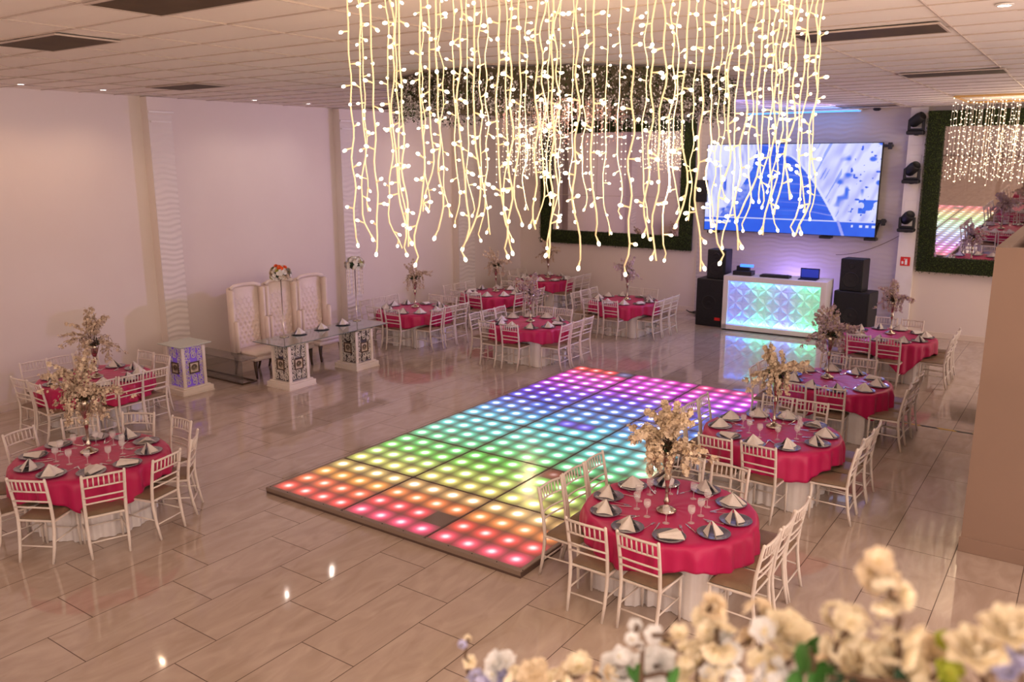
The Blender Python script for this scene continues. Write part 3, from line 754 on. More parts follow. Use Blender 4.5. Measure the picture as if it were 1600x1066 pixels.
# ---------------------------------------------------------------- ornate pedestals and the head table
M['ped'] = mat('pedestal_white', (.84, .76, .68), .4)
M['fret'] = mat('fretwork', (.72, .66, .62), .4)
M['fret_back'] = mat('mirror_backing', (.25, .24, .27), .15, metal=.8)
M['fret_frame'] = mat('medallion_frame', (.11, .07, .05), .5)
M['medal'] = mat('medallion_face', (.72, .62, .5), .5)
M['violet'] = emis('violet_lit_backing', (.25, .13, .7), .15, True)
def spiral(cx, cz, r0, turns, ph, sgn=1, n=14):
    return [(cx+sgn*r0*(1-.8*i/n)*math.cos(ph+turns*2*PI*i/n), cz+r0*(1-.8*i/n)*math.sin(ph+turns*2*PI*i/n)) for i in range(n+1)]
def pedestal(x, y, h, label, violet=False, base=.62, body=.46):
    root = empty('ornate_pedestal', (x, y, 0)); tag(root, label, 'pedestal', 'ornate pedestals')
    b = MB(); s = base/2; b.box((-s, -s, 0), (s, s, .015)); b.box((-s+.005, -s+.005, .015), (s-.005, s-.005, .10), .008); b.box((-s+.04, -s+.04, .1), (s-.04, s-.04, .125), .006)
    b.build('base', M['ped'], root)
    p = MB(); q = body/2
    for sx in (-1, 1):
        for sy in (-1, 1): p.box((sx*q-.028-(sx-1)*0 if sx > 0 else -q, sy*q-.055 if sy > 0 else -q, .125), (q if sx > 0 else -q+.055, q if sy > 0 else -q+.055, h))
    p.box((-q, -q, h-.03), (q, q, h)); p.build('corner_posts', M['ped'], root)
    c = MB(); c.box((-q+.03, -q+.03, .12), (q-.03, q-.03, h-.03)); c.build('mirror_core', M['violet'] if violet else M['fret_back'], root)
    rnd = random.Random(int(x*100))
    for face in range(4):
        fr = MB(); ca, sa = math.cos(face*PI/2), math.sin(face*PI/2)
        def W(u, z, d=0): a_, b_ = u, -(q-.018+d); return (a_*ca-b_*sa, a_*sa+b_*ca, z)
        for iz in range(7):
            for iu in range(3):
                u = (iu-1)*.125; z = .19+(h-.28)*iz/6
                if iu == 1 and 2 <= iz <= 4: continue
                sg = 1 if (iz+iu) % 2 else -1
                pts = spiral(u, z, .055, 1.4, rnd.random()*6, sg); fr.tube([W(a, b_) for a, b_ in pts], .010, 4)
                pts = spiral(u+.03*sg, z+.045, .03, 1.1, rnd.random()*6, -sg); fr.tube([W(a, b_) for a, b_ in pts], .008, 4)
        fr.build('fretwork_panel', M['fret'], root)
        mc = h*.53; mf = MB()
        def bx(mb, u0, u1, z0, z1, d0, d1):
            P_ = [W(u, z, d) for z in (z0, z1) for (u, d) in ((u0, d0), (u1, d0), (u1, d1), (u0, d1))]
            n = len(mb.v); mb.v += P_
            for f in ((0,3,2,1),(4,5,6,7),(0,1,5,4),(1,2,6,5),(2,3,7,6),(3,0,4,7)): mb.f.append(tuple(n+i for i in f)); mb.m.append(0)
        m_ = .1
        bx(mf, -m_, m_, mc-m_, mc-m_+.02, 0, .02); bx(mf, -m_, m_, mc+m_-.02, mc+m_, 0, .02); bx(mf, -m_, -m_+.02, mc-m_+.02, mc+m_-.02, 0, .02); bx(mf, m_-.02, m_, mc-m_+.02, mc+m_-.02, 0, .02)
        mo = mf.build('medallion_frame', M['fret_frame'], root)
        mm = MB(); bx(mm, -m_+.02, m_-.02, mc-m_+.02, mc+m_-.02, -.004, .006); mm.build('medallion_face', M['medal'], mo)
        mm = MB(); mm.tube([W(a, b_, .012) for a, b_ in spiral(0, mc, .05, 2.1, 0, 1, 22)], .007, 4); mm.tube([W(.055*math.cos(k*PI/8), mc+.055*math.sin(k*PI/8), .01) for k in range(17)], .004, 4)
        mm.build('medallion_scroll', M['fret_frame'], mo)
    return root
pedestal(-4.88, 2.22, .85, 'ornate square pedestal glowing violet inside, beside the left wall table', True)
pedestal(-3.67, 3.5, .80, 'ornate fretwork pedestal under the near end of the glass head table')
pedestal(-3.71, 5.17, .78, 'ornate fretwork pedestal under the far end of the glass head table')
M['frost'] = mat('frosted_glass_top', (.62, .68, .6), .12, trans=.15)
b = MB(); b.box((-5.2, 1.9, .85), (-4.56, 2.54, .865), .004); o = b.build('glass_tabletop', M['frost']); tag(o, 'pale green square glass top on the violet pedestal', 'glass top')
b = MB(); b.box((-5.28, 1.82, .865), (-4.6, 2.62, .872)); b = MB()
hd = MB(); hd.box((-4.18, 3.1, .80), (-3.36, 5.72, .815), .004); hd = hd.build('glass_tabletop', mat('head_table_glass', (.25, .33, .32), .06, trans=.45, ior=1.3, coat=1)); tag(hd, 'long grey green glass top of the head table across two pedestals', 'glass top')
# tall flower stands on the head table
def flower_ball(x, y, label, z0, ztop, crystals, seed):
    rnd = random.Random(seed); root = empty('flower_stand', (x, y, z0)); tag(root, label, 'flower arrangement')
    h = ztop-z0
    s = MB(); s.lathe([(0, 0), (.085, 0), (.085, .012), (.02, .018), (.009, .03), (.009, h-.14), (.05, h-.12), (0, h-.11)], 14); s.build('stem', M['vase'], root, True)
    cols = [('petal_white', 60), ('petal_beige', 26), ('leaf_lime', 10), ('orange', 5 if not crystals else 0)]
    for nm, cnt in cols:
        if not cnt: continue
        f = MB()
        for k in range(cnt):
            a = rnd.random()*2*PI; e = rnd.uniform(-.6, 1.4); rr = .205
            d = Vector((math.cos(a)*math.cos(e), math.sin(a)*math.cos(e), math.sin(e)*.75)); c = Vector((0, 0, h-.03))+d*rr*.85
            if nm == 'orange': d = Vector((.7, -.6, .5+.3*rnd.random())); d = (d+Vector((rnd.gauss(0, .3), rnd.gauss(0, .3), rnd.gauss(0, .2)))).normalized(); c = Vector((0, 0, h-.03))+d*.18
            for q in range(3): blossom(f, c+d*.008*q, d+Vector((rnd.gauss(0, .1), rnd.gauss(0, .1), 0)), .045-.01*q, 6, .35+.2*q)
        fo = f.build({'petal_white': 'white_roses', 'petal_beige': 'beige_roses', 'leaf_lime': 'lime_flowers', 'orange': 'orange_flowers'}[nm], M[nm], root); fo['kind'] = 'stuff'
    c = MB(); c.ico((0, 0, h-.04), .13, 1, (1, 1, .75)); fo = c.build('foliage', M['leaf_dark'], root)
    if crystals:
        for k in range(12):
            a = k*PI/6; m = MB(); r = .15
            m.tube([(r*math.cos(a), r*math.sin(a), h-.08), (r*math.cos(a), r*math.sin(a), h-.62)], .0045, 4)
            for q in range(8): m.ico((r*math.cos(a), r*math.sin(a), h-.12-q*.068), .009, 0)
            m.build('crystal_strand', M['vase'], root)
    return root
flower_ball(-4.02, 3.68, 'round rose ball with orange blooms on a thin stem, head table near end', .815, 2.0, False, 3)
flower_ball(-4.05, 5.55, 'round rose ball with hanging crystal strands, head table far end', .815, 1.98, True, 4)
for k, (yy, wh) in enumerate(((4.0, 'near end of the glass head table'), (4.55, 'middle of the glass head table'), (5.1, 'far end of the glass head table'))):
    put(PR['plate'], (-3.98, yy, .816), 0, 'grey charger plate at the '+wh, 'plate', 'charger plates on the head table')
    put(PR['nap'][k % 2], (-3.98, yy, .826), 1.5, 'folded white napkin at the '+wh, 'napkin', 'napkins on the head table')

# ---------------------------------------------------------------- tufted high-back chairs (facing +x)
def throne_proto():
    root = empty('tufted_armchair')
    st = MB()
    def back(s, t):
        y = (s-.5)*.56; z = .46+t*1.16
        gy, gz = y/.088, (z-.5)/.088
        d = 1e9
        for di in (0, .5):
            fy = (gy-di+.5) % 1-.5; fz = (gz/2-di+.5) % 1-.5
            d = min(d, fy*fy+(fz*1.6)**2)
        dep = .028*math.exp(-d*16)*(1 if .06 < t < .93 else 0)
        edge = .03*(abs(s-.5)*2)**8+.02*max(0, t-.93)/.07
        return (-.2-.055*t-dep*1.3-edge, y, z)
    st.grid(back, 60, 100); st.build('tufted_back', M['tuft'], root, True)
    sh = MB(); sh.box((-.33, -.31, .36), (-.25, .31, 1.66), .03); o = sh.build('back_shell', M['tuft'], root, True)
    for s in (-1, 1):
        w_ = MB()
        def wing(a, t, s=s):
            z = .52+t*1.16; dep = .14*(.35+.65*math.sin(PI*min(1, .2+t*.85))**.8)+.06*(1-t)
            ang = a*PI
            return (-.25+dep*math.sin(ang/2)**1.2 if a < 1 else -.25+dep, s*(.30+.035*math.sin(ang)), z)
        w_.box((-.28, s*.31-.03, .4), (-.11, s*.31+.03, 1.62), .026)
        w_.box((-.13, s*.31-.028, .44), (-.02, s*.31+.028, 1.05), .026)
        w_.build('side_wing', M['tuft'], root, True)
    r_ = MB(); r_.tube([(-.2, -.30, 1.64), (-.24, -.2, 1.675), (-.25, 0, 1.685), (-.24, .2, 1.675), (-.2, .30, 1.64)], .035, 10); r_.build('rolled_top', M['tuft'], root, True)
    q = MB(); q.box((-.28, -.29, .33), (.36, .29, .42), .02); q.box((-.24, -.28, .41), (.38, .28, .5), .035); q.build('seat_cushion', M['tuft'], root, True)
    for x_, y_, dx in ((.3, -.24, .02), (.3, .24, .02), (-.26, -.24, -.05), (-.26, .24, -.05)):
        l = MB(); l.tube([(x_+dx, y_, 0), (x_+dx*.2, y_, .12), (x_, y_, .25), (x_, y_, .34)], [.02, .024, .034, .04], 8); l.build('leg', M['wood_dark'], root, True)
    bp = MB(); bp.ico((0, 0, 0), .013, 1); b0 = None
    for iz in range(11):
        for iy in range(-3, 4):
            if (iz % 2) and iy == 3: continue
            y = (iy+(.5 if iz % 2 else 0))*.088; z = .5+.088*iz+.088
            if abs(y) > .24: continue
            t = (z-.46)/1.16
            if b0 is None: b0 = bp.build('tuft_button', M['button'], root); o = b0
            else: o = b0.copy(); col.objects.link(o); o.parent = root
            o.location = (-.2-.055*t-.02, y, z)
    return root
TH = throne_proto()
for k, (x, y, lb) in enumerate(((-4.86, 3.70, 'cream tufted high-back chair behind the near end of the head table'), (-4.86, 4.49, 'cream tufted high-back chair in the middle behind the head table'), (-4.86, 5.28, 'cream tufted high-back chair behind the far end of the head table'))):
    o = TH if k == 0 else tree_copy(TH); o.location = (x, y, 0); o.scale = (1, 1.12, 1.0); tag(o, lb, 'armchair', 'tufted chairs at the head table')
g = empty('glass_side_table', (-5.1, 3.15, 0)); tag(g, 'low smoked glass table between the violet pedestal and the tufted chairs', 'side table')
b = MB(); b.box((-.75, -.2, .44), (.75, .17, .452), .003); b.build('glass_top', M['smoke_glass'], g)
b = MB(); b.box((-.7, -.16, .03), (.72, -.152, .44)); b.build('glass_panel', M['smoke_glass'], g)
b = MB()
for lo, hi in (((-.72, -.18, 0), (.73, -.155, .03)), ((-.72, .12, 0), (.73, .145, .03)), ((-.72, -.155, 0), (-.695, .12, .03)), ((.705, -.155, 0), (.73, .12, .03))): b.box(lo, hi, .003)
b.build('base_frame', M['wood_dark'], g)

# ---------------------------------------------------------------- mirrors in hedge frames
def hedge_mirror(x0, x1, z0, z1, bw, label, seams=()):
    root = empty('hedge_framed_mirror', ((x0+x1)/2, BY-.04, z0)); tag(root, label, 'mirror'); ox, oz = (x0+x1)/2, z0
    W_, H_ = (x1-x0)/2, z1-z0
    m = MB(); m.box((-W_+bw-.02, -.02, bw-.02), (W_-bw+.02, 0, H_-bw+.02)); g_ = m.build('mirror_glass', M['mirror'], root)
    for kind, v in seams:
        s_ = MB()
        if kind == 'v': s_.box((v-ox-.006, -.023, bw), (v-ox+.006, -.019, H_-bw))
        else: s_.box((-W_+bw, -.023, v-oz-.006), (W_-bw, -.019, v-oz+.006))
        s_.build('mirror_joint', M['tbar'], g_)
    f = MB()
    for lo, hi in (((-W_, -.07, 0), (W_, 0, bw)), ((-W_, -.07, H_-bw), (W_, 0, H_)), ((-W_, -.07, bw), (-W_+bw, 0, H_-bw)), ((W_-bw, -.07, bw), (W_, 0, H_-bw))): f.box(lo, hi)
    fr = f.build('frame', M['hedge3'], root)
    rnd = random.Random(int(x0*10)); lf = MB()
    per = [(2*W_*bw, 0), (2*W_*bw, 1), ((H_-2*bw)*bw, 2), ((H_-2*bw)*bw, 3)]
    for A, wh in per:
        for k in range(int(A*3600)):
            if wh < 2: x = rnd.uniform(-W_-.02, W_+.02); z = rnd.uniform(-.02, bw+.01) if wh == 0 else rnd.uniform(H_-bw-.01, H_)
            else: z = rnd.uniform(bw, H_-bw); x = rnd.uniform(-W_-.02, -W_+bw+.01) if wh == 2 else rnd.uniform(W_-bw-.01, W_+.02)
            p = Vector((x, -.072-rnd.random()*.035, z)); d = Vector((rnd.gauss(0, .6), -abs(rnd.gauss(.3, .5)), rnd.gauss(0, .6))).normalized()*rnd.uniform(.018, .034)
            s = d.cross(Vector((rnd.gauss(0, 1), rnd.gauss(0, 1), rnd.gauss(0, 1)))).normalized()*.008
            lf.mi = 0 if rnd.random() < .55 else (1 if rnd.random() < .5 else 2); lf.quad(p, p+d*.5-s, p+d, p+d*.5+s)
    o = lf.build('hedge_leaves', [M['hedge1'], M['hedge2'], M['hedge3']], fr); o['kind'] = 'stuff'
    return root
mr_ = hedge_mirror(4.66, 10.2, 1.50, 4.98, .33, 'large wall mirror in a green hedge frame, right of the column lights')
mr_.rotation_euler = (R(4.3), 0, R(-2.6)); mr_.location.y -= .13      # hung leaning forward
hedge_mirror(-5.42, -.74, 1.62, 5.04, .36, 'wall mirror in a green hedge frame, left of the video wall', (('v', -3.6), ('v', -2.05), ('h', 2.98)))

# ---------------------------------------------------------------- video wall
def leaf_picture(u, v):
    """u to the right, v downwards, both 0..1: a blue leaf crossing a pale streaked field"""
    def hsh(a, b_): return (math.sin(a*127.1+b_*311.7)*43758.5453) % 1
    def vn(x, y):
        ix, iy = math.floor(x), math.floor(y); fx, fy = x-ix, y-iy; fx = fx*fx*(3-2*fx); fy = fy*fy*(3-2*fy)
        return (hsh(ix, iy)*(1-fx)+hsh(ix+1, iy)*fx)*(1-fy)+(hsh(ix, iy+1)*(1-fx)+hsh(ix+1, iy+1)*fx)*fy
    pale = Vector((.33, .36, .9)); white = Vector((.70, .73, 1)); blue = Vector((.01, .10, .78)); mid = Vector((.02, .14, .85)); deep = Vector((.01, .05, .62))
    if v > .835:
        c = blue.lerp(mid, vn(u*30, v*14)*.6)
        if abs(v-.845) < .006: c = white.lerp(pale, .3)
        if abs(v-.89) < .012 and (u < .17 and hsh(math.floor(u*50), 3) > .25 or u > .87 and hsh(math.floor(u*60), 5) > .4): c = white
        if .78 < u < .86 and abs(u-.80-(v-.85)*.2) < .008: c = pale
        return c
    # leaf outline
    rb = .50+.29*min(1, max(0, (v-.13)/.72))**.72 if v > .13 else .50-.02*(.13-v)/.13
    lb = .315-.03*v/.25 if v < .25 else .29-.20*((v-.25)/.59)**1.15
    if v < .13: rb = .47
    d = u-rb
    if abs(d) < .008 and v > .13: return white
    if lb < u < rb:
        c = mid.lerp(blue, min(1, vn(u*14, v*9)*1.3)); 
        # curved veins springing from the right-hand rib
        s = (rb-u); ph = (v+s*.28-.55*s*s+.02*vn(u*8, v*8))*9.5; f = abs((ph % 1)-.5)
        vein = max(0, 1-f/.09)*max(0, 1-s/.36)
        c = c.lerp(pale, min(1, vein*.95))
        c = c.lerp(deep, max(0, 1-abs((ph % 1)-.12)/.1)*.55)
        if u < lb+.10 and v > .45: c = c.lerp(white, (1-(u-lb)/.10)*.75*vn(u*60, v*40))
        return c
    sl = vn(u*46+v*9 if u > .6 else u*70-v*4, v*9+u*3)
    c = pale.lerp(white, min(1, .15+sl*1.15))
    n2 = vn(u*24, v*12+5)
    if u > .74 and v < .7 and n2 > .70: c = c.lerp(mid, min(1, (n2-.70)*6))
    if u < .13 and v > .25 and n2 > .72: c = c.lerp(blue, min(1, (n2-.72)*5))
    if u > .9 and .6 < v < .75 and n2 > .45: c = mid
    if u > .84 and vn(u*60, v*30) > .86: c = blue
    if .58 < u < .8 and vn(u*90-v*-22, v*3) > .83: c = c.lerp(mid, .6)
    return c
SX0, SX1, SZ0, SZ1, SY = -.32, 3.76, 2.22, 4.31, 14.2
root = empty('video_wall', ((SX0+SX1)/2, SY, SZ0)); tag(root, 'wide lit video wall showing a blue leaf picture, on the textured wall', 'screen')
me = bpy.data.meshes.new('screen_panel'); nu, nv = 300, 150; vs, fs = [], []
w2 = (SX1-SX0)/2; hh = SZ1-SZ0
for j in range(nv+1):
    for i in range(nu+1): vs.append((-w2+2*w2*i/nu, -.001, hh*j/nv))
for j in range(nv):
    for i in range(nu): a = j*(nu+1)+i; fs.append((a, a+1, a+nu+2, a+nu+1))
me.from_pydata(vs, [], fs); ca = me.color_attributes.new('picture', 'FLOAT_COLOR', 'POINT')
buf = []
for j in range(nv+1):
    for i in range(nu+1): c = leaf_picture(i/nu, 1-j/nv); buf += [c[0], c[1], c[2], 1]
ca.data.foreach_set('color', buf)
m = bpy.data.materials.new('screen_picture'); m.use_nodes = True; bs = m.node_tree.nodes['Principled BSDF']; bs.inputs['Base Color'].default_value = (.02, .02, .02, 1); bs.inputs['Roughness'].default_value = .3
vc = N(m, 'ShaderNodeVertexColor'); vc.layer_name = 'picture'; L(m, vc.outputs['Color'], bs.inputs['Emission Color']); bs.inputs['Emission Strength'].default_value = 1.0
me.materials.append(m); o = bpy.data.objects.new('screen_panel', me); col.objects.link(o); o.parent = root
b = MB(); b.box((-w2-.015, 0, -.015), (w2+.015, .09, hh+.015), .004); b.build('screen_housing', M['black'], root)
for x, z in ((w2+.02, hh-.06), (w2+.02, .35), (w2-.1, -.06), (w2-1.1, -.06), (-w2+.2, -.06)):
    b = MB(); b.box((x-.13, .02, z-.03), (x+.16 if x > w2 else x+.13, .28, z+.03), .006)
    if x > w2: b.box((x+.1, -.02, z-.08), (x+.18, .06, z+.07), .006)
    b.build('mounting_bracket', M['dark_metal'], root)
b = MB(); b.tube([(w2+.06, .1, .32), (w2-.02, .12, -.02)], .03, 6); b.build('tilt_arm', M['dark_metal'], root)

M['cyan_reflection'] = emis('blue_screen_reflection', (.08, .35, 1), 1.7, True)  # glowing strip added to stand in for the screen's reflection on the ceiling
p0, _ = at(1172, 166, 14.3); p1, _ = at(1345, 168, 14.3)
b = MB(); b.box((p0.x, 14.05, H-.05), (p1.x, 14.35, H-.032), .004); r_ = empty('ceiling_screen_reflection', (0, 0, 0)); tag(r_, 'blue glowing strip added as the screen reflection on the ceiling above the video wall', 'reflection strip')
b.build('reflection_glow', M['cyan_reflection'], r_); b = MB(); b.box((p0.x-.02, 14.03, H-.032), (p1.x+.02, 14.37, H-.001)); b.build('reflection_backing', M['white'], r_)

# ---------------------------------------------------------------- DJ booth
root = empty('dj_booth', (2.0, 12.72, 0)); root.rotation_euler = (0, 0, R(3)); tag(root, 'white booth with a glowing blue and green faceted front, below the video wall', 'booth')
BW, BHt = 1.16, 1.3
b = MB(); b.box((-BW, 0, .03), (-BW+.12, .75, BHt), .006); b.box((BW-.12, 0, .03), (BW, .75, BHt), .006); b.box((-BW, 0, .03), (BW, .75, .14), .006); b.box((-BW+.12, 0, BHt-.12), (BW-.12, .75, BHt), .006)
b.build('booth_frame', M['white'], root)
b = MB(); b.box((-BW+.02, .02, 0), (BW-.02, .7, .03)); b.build('plinth', M['black'], root)
b = MB(); b.box((-BW+.1, .3, .12), (BW-.1, .32, BHt-.1)); b.build('rear_panel', M['white'], root)
fc = MB(); uw = (2*BW-.24)/12; uh = (BHt-.26)/6
for i in range(12):
    for j in range(6):
        x0 = -BW+.12+i*uw; z0 = .14+j*uh; x1 = x0+uw; z1 = z0+uh; flip = (i+j) % 2
        A, B_, C_, D_ = (x0, .07, z0), (x1, .07, z0), (x1, .07, z1), (x0, .07, z1)
        if flip: A, B_, C_, D_ = B_, C_, D_, A
        # petal ridge along one diagonal of each square
        mid = [(A[k]+C_[k])/2 for k in range(3)]
        q1 = [A[k]+(C_[k]-A[k])*.30 for k in range(3)]; q1[1] -= .035
        q2 = [A[k]+(C_[k]-A[k])*.70 for k in range(3)]; q2[1] -= .045
        e1 = [mid[k]+(B_[k]-mid[k])*.45 for k in range(3)]; e1[1] += .01
        e2 = [mid[k]+(D_[k]-mid[k])*.45 for k in range(3)]; e2[1] += .01
        for t3 in ((A, e1, q1), (q1, e1, q2), (q2, e1, C_), (A, q1, e2), (q1, q2, e2), (q2, C_, e2), (A, B_, e1), (B_, C_, e1), (C_, D_, e2), (D_, A, e2)): fc.tri(*t3)
m = mat('backlit_facets', (.8, .82, .85), .3)
tc = N(m, 'ShaderNodeTexCoord'); sx = N(m, 'ShaderNodeSeparateXYZ'); L(m, tc.outputs['Object'], sx.inputs[0])
mr = N(m, 'ShaderNodeMapRange'); mr.inputs['From Min'].default_value = -BW; mr.inputs['From Max'].default_value = BW; L(m, sx.outputs[0], mr.inputs[0])
r = N(m, 'ShaderNodeValToRGB'); e = r.color_ramp.elements; e[0].position = .05; e[0].color = (.02, .12, 1, 1); e[1].position = 1; e[1].color = (.05, .9, .35, 1)
for p_, c in ((.25, (.05, .25, .9)), (.38, (.05, .75, .5)), (.5, (.08, .45, .8)), (.62, (.1, .2, .95)), (.75, (.05, .8, .55)), (.88, (.04, .9, .4))): x_ = e.new(p_); x_.color = (*c, 1)
L(m, mr.outputs[0], r.inputs[0]); L(m, r.outputs[0], m.node_tree.nodes['Principled BSDF'].inputs['Emission Color']); m.node_tree.nodes['Principled BSDF'].inputs['Emission Strength'].default_value = .33
fc.build('faceted_panel', m, root)
for k, (x, c) in enumerate(((-.8, (.05, .2, 1)), (-.28, (.1, 1, .6)), (.28, (.15, .25, 1)), (.8, (.1, 1, .45)))):
    for z, dz, pw in ((.155, 1, 2.6), (1.165, -1, .9)):
        d = bpy.data.lights.new('led_strip', 'AREA'); d.shape = 'RECTANGLE'; d.size = .5; d.size_y = .015; d.energy = pw; d.color = c
        o = bpy.data.objects.new('led_strip', d); col.objects.link(o); o.parent = root; o.location = (x, .008, z); o.rotation_euler = (PI-.25 if dz > 0 else .25, 0, 0)
# gear on the booth
def thing_box(name, parts, loc, rz, label, cat, extra=None):
    r_ = empty(name, loc, rz); tag(r_, label, cat)
    for nm, lo, hi, mt in parts:
        b_ = MB(); b_.box(lo, hi, .004); b_.build(nm, M[mt], r_)
    return r_
M['blue_lit'] = emis('blue_display', (.05, .2, 1), 2.2)
M['dim_blue'] = emis('dim_blue_display', (.02, .04, .4), .6)
thing_box('dj_controller', (('body', (-.24, -.15, 0), (.2, .15, .1), 'black'), ('rear_unit', (-.2, .0, .1), (.1, .12, .2), 'black'), ('lit_display', (-.1, -.05, .19), (.2, .02, .25), 'blue_lit')), (1.22, 13.0, 1.3), .05, 'black sound console with a blue lit screen, left end of the booth top', 'audio console')
thing_box('dj_mixer', (('body', (-.33, -.14, 0), (.33, .14, .05), 'black'), ('knob_panel', (-.28, -.1, .05), (.28, .1, .062), 'dark_metal')), (1.95, 13.0, 1.3), .05, 'flat black mixer lying in the middle of the booth top', 'audio mixer')
r_ = thing_box('laptop', (('keyboard_base', (-.2, -.14, 0), (.2, .12, .02), 'black'), ('lid', (-.21, .12, .01), (.21, .135, .24), 'black'), ('lit_screen', (-.19, .112, .03), (.19, .12, .22), 'dim_blue')), (2.68, 13.05, 1.3), .05, 'open laptop with a dark blue screen, right half of the booth top', 'laptop')

# ---------------------------------------------------------------- loudspeakers
def speaker(loc, rz, w_, d_, h_, label, badge=False, woof=1):
    r_ = empty('loudspeaker', loc, rz); tag(r_, label, 'loudspeaker', 'black loudspeakers beside the booth')
    b_ = MB(); b_.box((-w_/2, -d_/2, 0), (w_/2, d_/2, h_), .015); b_.build('cabinet', M['black'], r_)
    b_ = MB(); b_.box((-w_/2+.03, -d_/2-.012, .04), (w_/2-.03, -d_/2-.001, h_-.04), .004); b_.build('grille', M['grille'], r_)
    for k in range(woof):
        b_ = MB(); zc = h_*(.35 if woof == 2 and k == 0 else .5 if woof == 1 else .8); rr = min(w_*.36, .18) if k == 0 else .07
        b_.lathe([(rr, 0), (rr-.015, -.008), (rr*.8, -.003), (rr*.3, .0), (0, -.006)], 20, (0, -d_/2-.012, zc), 'y'); b_.build('driver', M['dark_metal'], r_)
    if badge: b_ = MB(); b_.box((w_/2-.17, -d_/2-.018, .16), (w_/2-.03, -d_/2-.013, .23)); tag(b_.build('red_badge', M['red'], r_), 'red badge')
    return r_
speaker((.42, 13.2, 0), .0, .66, .62, 1.15, 'tall black subwoofer with red badge standing left of the booth', True)
speaker((.52, 13.2, 1.15), .0, .46, .42, .7, 'black loudspeaker on top of the left subwoofer', woof=2)
speaker((3.62, 13.55, 0), -.1, .78, .6, 1.07, 'black subwoofer standing right of the booth')
speaker((3.55, 13.55, 1.07), -.1, .5, .42, .72, 'black loudspeaker on top of the right subwoofer', woof=2)
speaker((-.42, 14.28, 2.9), .0, .3, .3, .55, 'small black loudspeaker hung between left mirror and video wall')
# ---------------------------------------------------------------- moving head lights on the column
def moving_head(z, tilt, label):
    r_ = empty('moving_head_light', (4.42, BY-.15, z)); tag(r_, label, 'stage light', 'moving head lights on the column')
    b_ = MB(); b_.box((-.03, -.02, -.05), (.03, 0, .05)); b_.box((-.03, -.2, -.06), (.03, 0, -.045)); b_.build('wall_bracket', M['dark_metal'], r_)
    b_ = MB(); b_.box((-.17, -.34, -.045), (.17, -.06, .04), .02); b_.build('base', M['black'], r_)
    b_ = MB()
    for s in (-1, 1): b_.box((s*.14-.025, -.24, .06), (s*.14+.025, -.14, .28), .012)
    b_.box((-.165, -.24, .04), (.165, -.14, .085), .01); y_ = b_.build('yoke', M['black'], r_)
    b_ = MB(); b_.lathe([(0, -.14), (.1, -.14), (.115, -.1), (.12, .06), (.1, .15), (.085, .17), (.08, .155), (0, .155)], 18); h_ = b_.build('lamp_head', M['black'], r_, True)
    h_.location = (0, -.19, .27); h_.rotation_euler = tilt
    return r_
moving_head(4.52, (R(25), R(55), 0), 'black moving head light on the column, topmost of three')
moving_head(3.48, (R(35), R(50), 0), 'black moving head light on the column, middle of three')
moving_head(2.42, (R(45), R(45), 0), 'black moving head light on the column, lowest of three')
r_ = empty('fire_extinguisher_sign', (4.43, BY-.145, 1.7)); tag(r_, 'small red fire extinguisher sign on the white column', 'sign')
b = MB(); b.box((-.1, -.006, -.1), (.1, 0, .1)); b.build('sign_plate', M['red'], r_)
b = MB(); b.box((-.005, -.009, -.075), (.045, -.0061, .03), .0); b.box((.01, -.009, .03), (.03, -.0061, .06)); b.box((-.03, -.009, .045), (.05, -.0061, .058)); b.box((-.075, -.009, -.06), (-.035, -.0061, .0)); b.build('extinguisher_symbol', M['sign_white'], r_)
b = MB(); b.tube([(2.9+1.4*t/12, BY-.09, 1.75+.55*(t/12)**1.8) for t in range(13)], .006, 4); tag(b.build('wall_cable', M['twig']), 'thin dark cable curving up the textured wall to the column', 'cable')
b = MB(); b.lathe([(0, 0), (.07, 0), (.09, -.03), (.05, -.06), (0, -.065)], 14, (3.6, 14.1, H)); tag(b.build('ceiling_sensor', M['dark_metal']), 'small dark round fixture on the ceiling edge above the screen', 'ceiling sensor')
b = MB(); rc = random.Random(5); b.tube([(-.55+.3*math.sin(t*.9)+.02*t, 14.2+.12*math.cos(t*1.1), .03+.02*(t % 3)) for t in range(24)], .012, 5); tag(b.build('coiled_cable', M['black']), 'loose black cables coiled on the floor by the back wall', 'cable')

# ---------------------------------------------------------------- front light curtain
M['ring_metal'] = mat('curtain_ring', (.7, .68, .65), .3, metal=.8)
root = empty('light_curtain', (RING[0], RING[1], H)); tag(root, 'large round curtain of warm hanging string lights in front, hung from ceiling', 'light curtain')
b = MB()
for rr in (.3, .75, 1.22): b.tube([(rr*math.cos(k*PI/20), rr*math.sin(k*PI/20), -.04) for k in range(41)], .012, 6)
for a in (0, PI/3, 2*PI/3): b.tube([(-1.22*math.cos(a), -1.22*math.sin(a), -.04), (1.22*math.cos(a), 1.22*math.sin(a), -.04)], .01, 6)
for a in (0, PI/2, PI, 3*PI/2): b.tube([(.75*math.cos(a), .75*math.sin(a), -.04), (.75*math.cos(a), .75*math.sin(a), 0)], .006, 5)
b.build('hanging_ring', M['ring_metal'], root)
stem = MB(); stem.tube([(0, 0, 0), (.018, 0, .002), (.03, 0, .003)], [.0026, .003, .0045], 5)
stem.build('bulb_stem', M['wire'], None); st_me = bpy.data.objects['bulb_stem'].data; bpy.data.objects.remove(bpy.data.objects['bulb_stem'])
bm_ = MB(); bm_.ico((.036, 0, .003), .0075, 1, (1.35, 1, 1)); tip = bm_.build('light_bulb', M['bulb'], None); bulb_me = tip.data; bpy.data.objects.remove(tip)
